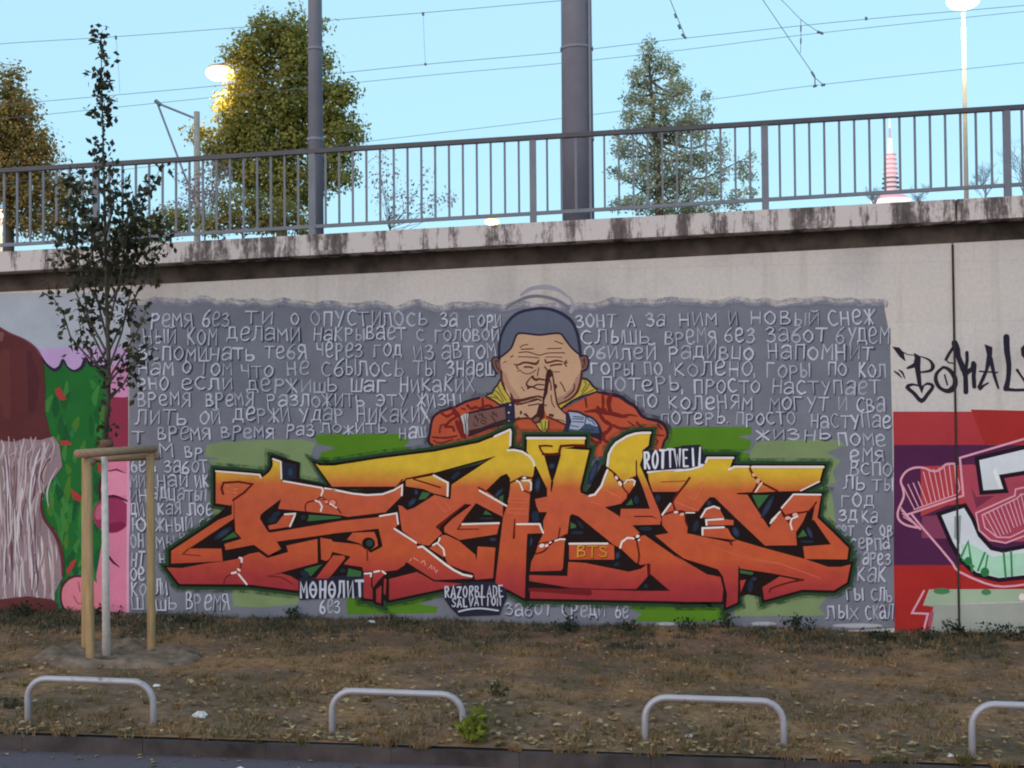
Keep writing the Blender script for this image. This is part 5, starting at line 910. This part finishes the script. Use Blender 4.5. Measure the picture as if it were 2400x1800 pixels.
# ------------------------------------------------------------------ verge growth and litter
def near_mix(y): return max(0, min(1, 1+y/2.2))
NB = 62000; bl_, bf, bm = [], [], []
for i in range(NB):
    if i % 5 == 0: x, y = random.uniform(-9.5, 6), random.uniform(-.9, -.03)
    else: x, y = random.uniform(-9.5, 6), -5.7+5.7*random.random()**1.1
    d = noise.noise((x*.8, y*.8, 7))+.6*noise.noise((x*2.3, y*2.3, 4)); nm = near_mix(y)
    if d < -.10+.35*random.random()-.35*nm: continue
    if ((x-yb.x-.12)/1.15)**2+((y-yb.y)/.75)**2 < 1: continue
    z = ztop(x, y); h = random.uniform(.02, .06)*(1+.35*nm)*(1.25 if d > .25 else 1); a = random.uniform(0, 6.28); w = random.uniform(.005, .011); lx, ly = random.gauss(0, .6)*h, random.gauss(0, .6)*h
    c, s = math.cos(a)*w, math.sin(a)*w; n = len(bl_)
    bl_ += [(x-c, y-s, z-.006), (x+c, y+s, z-.006), (x+lx, y+ly, z+h)]; bf.append((n, n+1, n+2))
    q = random.random(); g_ = noise.noise((x*.6, y*.9, 2))
    bm.append(2 if nm > .3 and q < .75 else (1 if g_+random.gauss(0, .25) > .12 else 0))
dry = leafmat('dry_grass', (.20, .122, .058), (.27, .165, .084), (.36, .228, .125), .25); half = leafmat('olive_grass', (.122, .096, .042), (.162, .125, .052), (.212, .162, .072), .25); wall_grass = leafmat('dark_grass', (.058, .062, .045), (.075, .078, .055), (.10, .10, .07), .2)  # the dark green grass grows near the wall
for t in range(900):                                          # tufts
    x = random.uniform(-9.2, 5.6); y = -5.78+5.7*random.random()
    if t % 6 == 0: y = random.uniform(-5.86, -5.72)
    if ((x-yb.x-.12)/1.1)**2+((y-yb.y)/.7)**2 < 1: continue
    gk_ = noise.noise((x*.6, y*.9, 2)); mi = 2 if y > -1.6 and random.random() < .8 else (1 if gk_+random.gauss(0, .2) > .05 else 0); hh = random.uniform(.04, .10); rr_ = random.uniform(.02, .07)
    for _ in range(random.randint(14, 34)):
        a = random.uniform(0, 6.28); r_ = rr_*random.random()**.5; bx, by = x+math.cos(a)*r_, y+math.sin(a)*r_; z = ztop(bx, max(by, YK)); h = hh*random.uniform(.5, 1); w = random.uniform(.003, .007); n = len(bl_); a2 = random.uniform(0, 6.28); c, s = math.cos(a2)*w, math.sin(a2)*w
        bl_ += [(bx-c, by-s, z-.01), (bx+c, by+s, z-.01), (bx+math.cos(a)*h*random.uniform(.1, .8), by+math.sin(a)*h*.6, z+h)]; bf.append((n, n+1, n+2)); bm.append(mi)
stuff(mesh('grass', bl_, bf, [dry, half, wall_grass], None, bm))
lv, lf = [], []
for i in range(4200):
    x = random.uniform(-9, 5.5); y = -5.75+5.6*random.random()**1.9
    if noise.noise((x*.9, y*.9, 12)) < -.1 and random.random() < .6: continue
    z = ztop(x, y)+random.uniform(.004, .035); a = random.uniform(0, 6.28); s = random.uniform(.014, .034)*(1.35 if y < -3.2 else 1); n = len(lv); cu = random.uniform(-.5, .9)*s
    for j, (u, v_) in enumerate(((-1, 0), (-.3, .55), (.5, .5), (1, 0), (.4, -.55), (-.4, -.5))):
        X, Y_ = u*s, v_*s; lv.append((x+X*math.cos(a)-Y_*math.sin(a), y+X*math.sin(a)+Y_*math.cos(a), z+abs(v_)*cu+random.uniform(-.004, .012)))
    lf.append(tuple(range(n, n+6)))
stuff(mesh('fallen_leaves', lv, lf, leafmat('fallen_leaf', (.16, .09, .045), (.28, .18, .09), (.46, .34, .2), .15)))
rv, rf = [], []
for i in range(90):                                           # a few leaves blown onto the gutter
    x = random.uniform(-7, 4.5); y = -5.87-abs(random.gauss(0, .22)); z = gplane(x)-.119; s = random.uniform(.012, .035); a = random.uniform(0, 6.28); n = len(rv)
    for u, v_ in ((-1, 0), (0, .6), (1, 0), (0, -.6)): rv.append((x+(u*math.cos(a)-v_*math.sin(a))*s, y+(u*math.sin(a)+v_*math.cos(a))*s, z+abs(v_)*s*.5))
    rf.append((n, n+1, n+2, n+3))
stuff(mesh('gutter_leaves', rv, rf, bpy.data.materials['fallen_leaf']))
weed_d = leafmat('dark_weed', (.02, .03, .016), (.032, .045, .024), (.05, .062, .035)); weed_y = leafmat('yellow_green_weed', (.14, .16, .02), (.22, .24, .03), (.32, .33, .05), .4)
def weed(label, px, py, w, h, n, size, mat, stems=7):
    g_ = gpt(px, py); g_.y = min(g_.y, -.12); k = (g_.y-CAM_Y)/FPX; W_, H_ = w*k/2, h*k; root = thing('weed_plant', label, 'plant', (g_.x, g_.y, ztop(g_.x, g_.y)), 'weeds on the verge'); z0 = ztop(g_.x, g_.y); m = MB(); C = []
    for i in range(stems):
        a = random.uniform(0, 6.28); r = random.random()**.6; tip = Vector((g_.x+math.cos(a)*r*W_, g_.y+math.sin(a)*r*min(W_, .25), z0+H_*random.uniform(.55, 1)*(1-.25*r))); b0 = Vector((g_.x+math.cos(a)*r*W_*.3, g_.y, z0-.02))
        mid = b0.lerp(tip, .55)+Vector((0, 0, .1*H_)); m.add(tube([b0, mid, tip], [.006, .004, .002], 4, False))
        for _ in range(n//stems):
            t = random.uniform(.15, 1); p = b0.lerp(mid, t*2) if t < .5 else mid.lerp(tip, t*2-1); C.append((p.x+random.gauss(0, .02+W_*.08), p.y+random.gauss(0, .03), max(z0+.01, p.z+random.gauss(0, .02))))
    m.obj('stems', stem, root); v, f = leafmesh(C, size, asp=.55, droop=-.1, up=.5); mesh('leaves', local(root, v), f, mat, root)
weed('yellow-green leafy plant beside the second hoop', 1112, 1742, 84, 80, 190, .075, weed_y, 12)
for px, py, w, h, n, lab in ((250, 1452, 90, 36, 120, 'dark weeds at the wall between the wooden stakes'), (940, 1470, 70, 20, 70, 'flat weeds at the wall left of the two-line painted name'), (1480, 1478, 60, 26, 80, 'low weeds at the wall below the end of the small handwriting'), (2180, 1500, 80, 30, 110, 'dark weeds at the wall below the pink zigzag line'), (1335, 1478, 90, 42, 150, 'dark weed clump at the wall below the small handwriting'), (1870, 1492, 90, 60, 190, 'large dark weed clump at the wall left of the red mural'), (695, 1452, 46, 42, 70, 'small dark weed at the wall below the light green patch'), (1700, 1480, 60, 34, 90, 'low dark weed clump at the wall below the last orange letter'), (2070, 1500, 90, 30, 120, 'low dark weed clump below the bottom of the handwriting'), (2290, 1500, 150, 50, 240, 'wide dark weed bed at the wall right of the joint'), (2380, 1502, 80, 44, 130, 'dark weed clump at the right edge of the wall foot'), (60, 1450, 140, 44, 220, 'wide dark weed bed below the bearded mural'), (1610, 1482, 60, 30, 80, 'low weed tuft at the wall below the bright green patch'), (440, 1462, 120, 22, 110, 'flat weeds at the wall right of the stakes'), (1160, 1640, 60, 30, 50, 'small weed in the grass right of the second hoop'), (30, 1660, 60, 34, 60, 'small weed left of the first hoop')):
    weed(lab, px, py, w, h, n, .045, weed_d if py < 1600 else leafmat('verge_weed', (.05, .055, .025), (.07, .075, .03), (.1, .1, .05)))
pap = simple('white_paper', (.62, .6, .6), .8, .08, 20)
for px, py, s, lab in ((470, 1686, .075, 'crumpled white paper right of the first hoop'), (872, 1464, .05, 'white scrap of litter at the wall below the green patch'), (1615, 1730, .03, 'tiny white scrap inside the third hoop'), (368, 1610, .035, 'small pale scrap by the right leg of the first hoop'), (2228, 1775, .03, 'tiny white scrap left of the fourth hoop'), (562, 1772, .04, 'pale stone lying on the road edge'), (400, 1456, .04, 'pale scrap of litter right of the stakes at the wall')):
    g_ = gpt(px, py)
    if 'road' in lab: g_.z -= .11
    else: g_.z = ztop(g_.x, g_.y)
    R = random.Random(px); v, f = lathe([(.25, 0), (1, .12), (.85, .45), (.3, .62)], 9); v = [(g_.x+a*s*R.uniform(.6, 1.3), g_.y+b_*s*R.uniform(.5, 1.1), g_.z+c*s*R.uniform(.6, 1.4)) for a, b_, c in v]
    tag(mesh('litter' if 'stone' not in lab else 'stone', v, f, pap, origin=tuple(g_)), lab, 'litter' if 'stone' not in lab else 'stone')
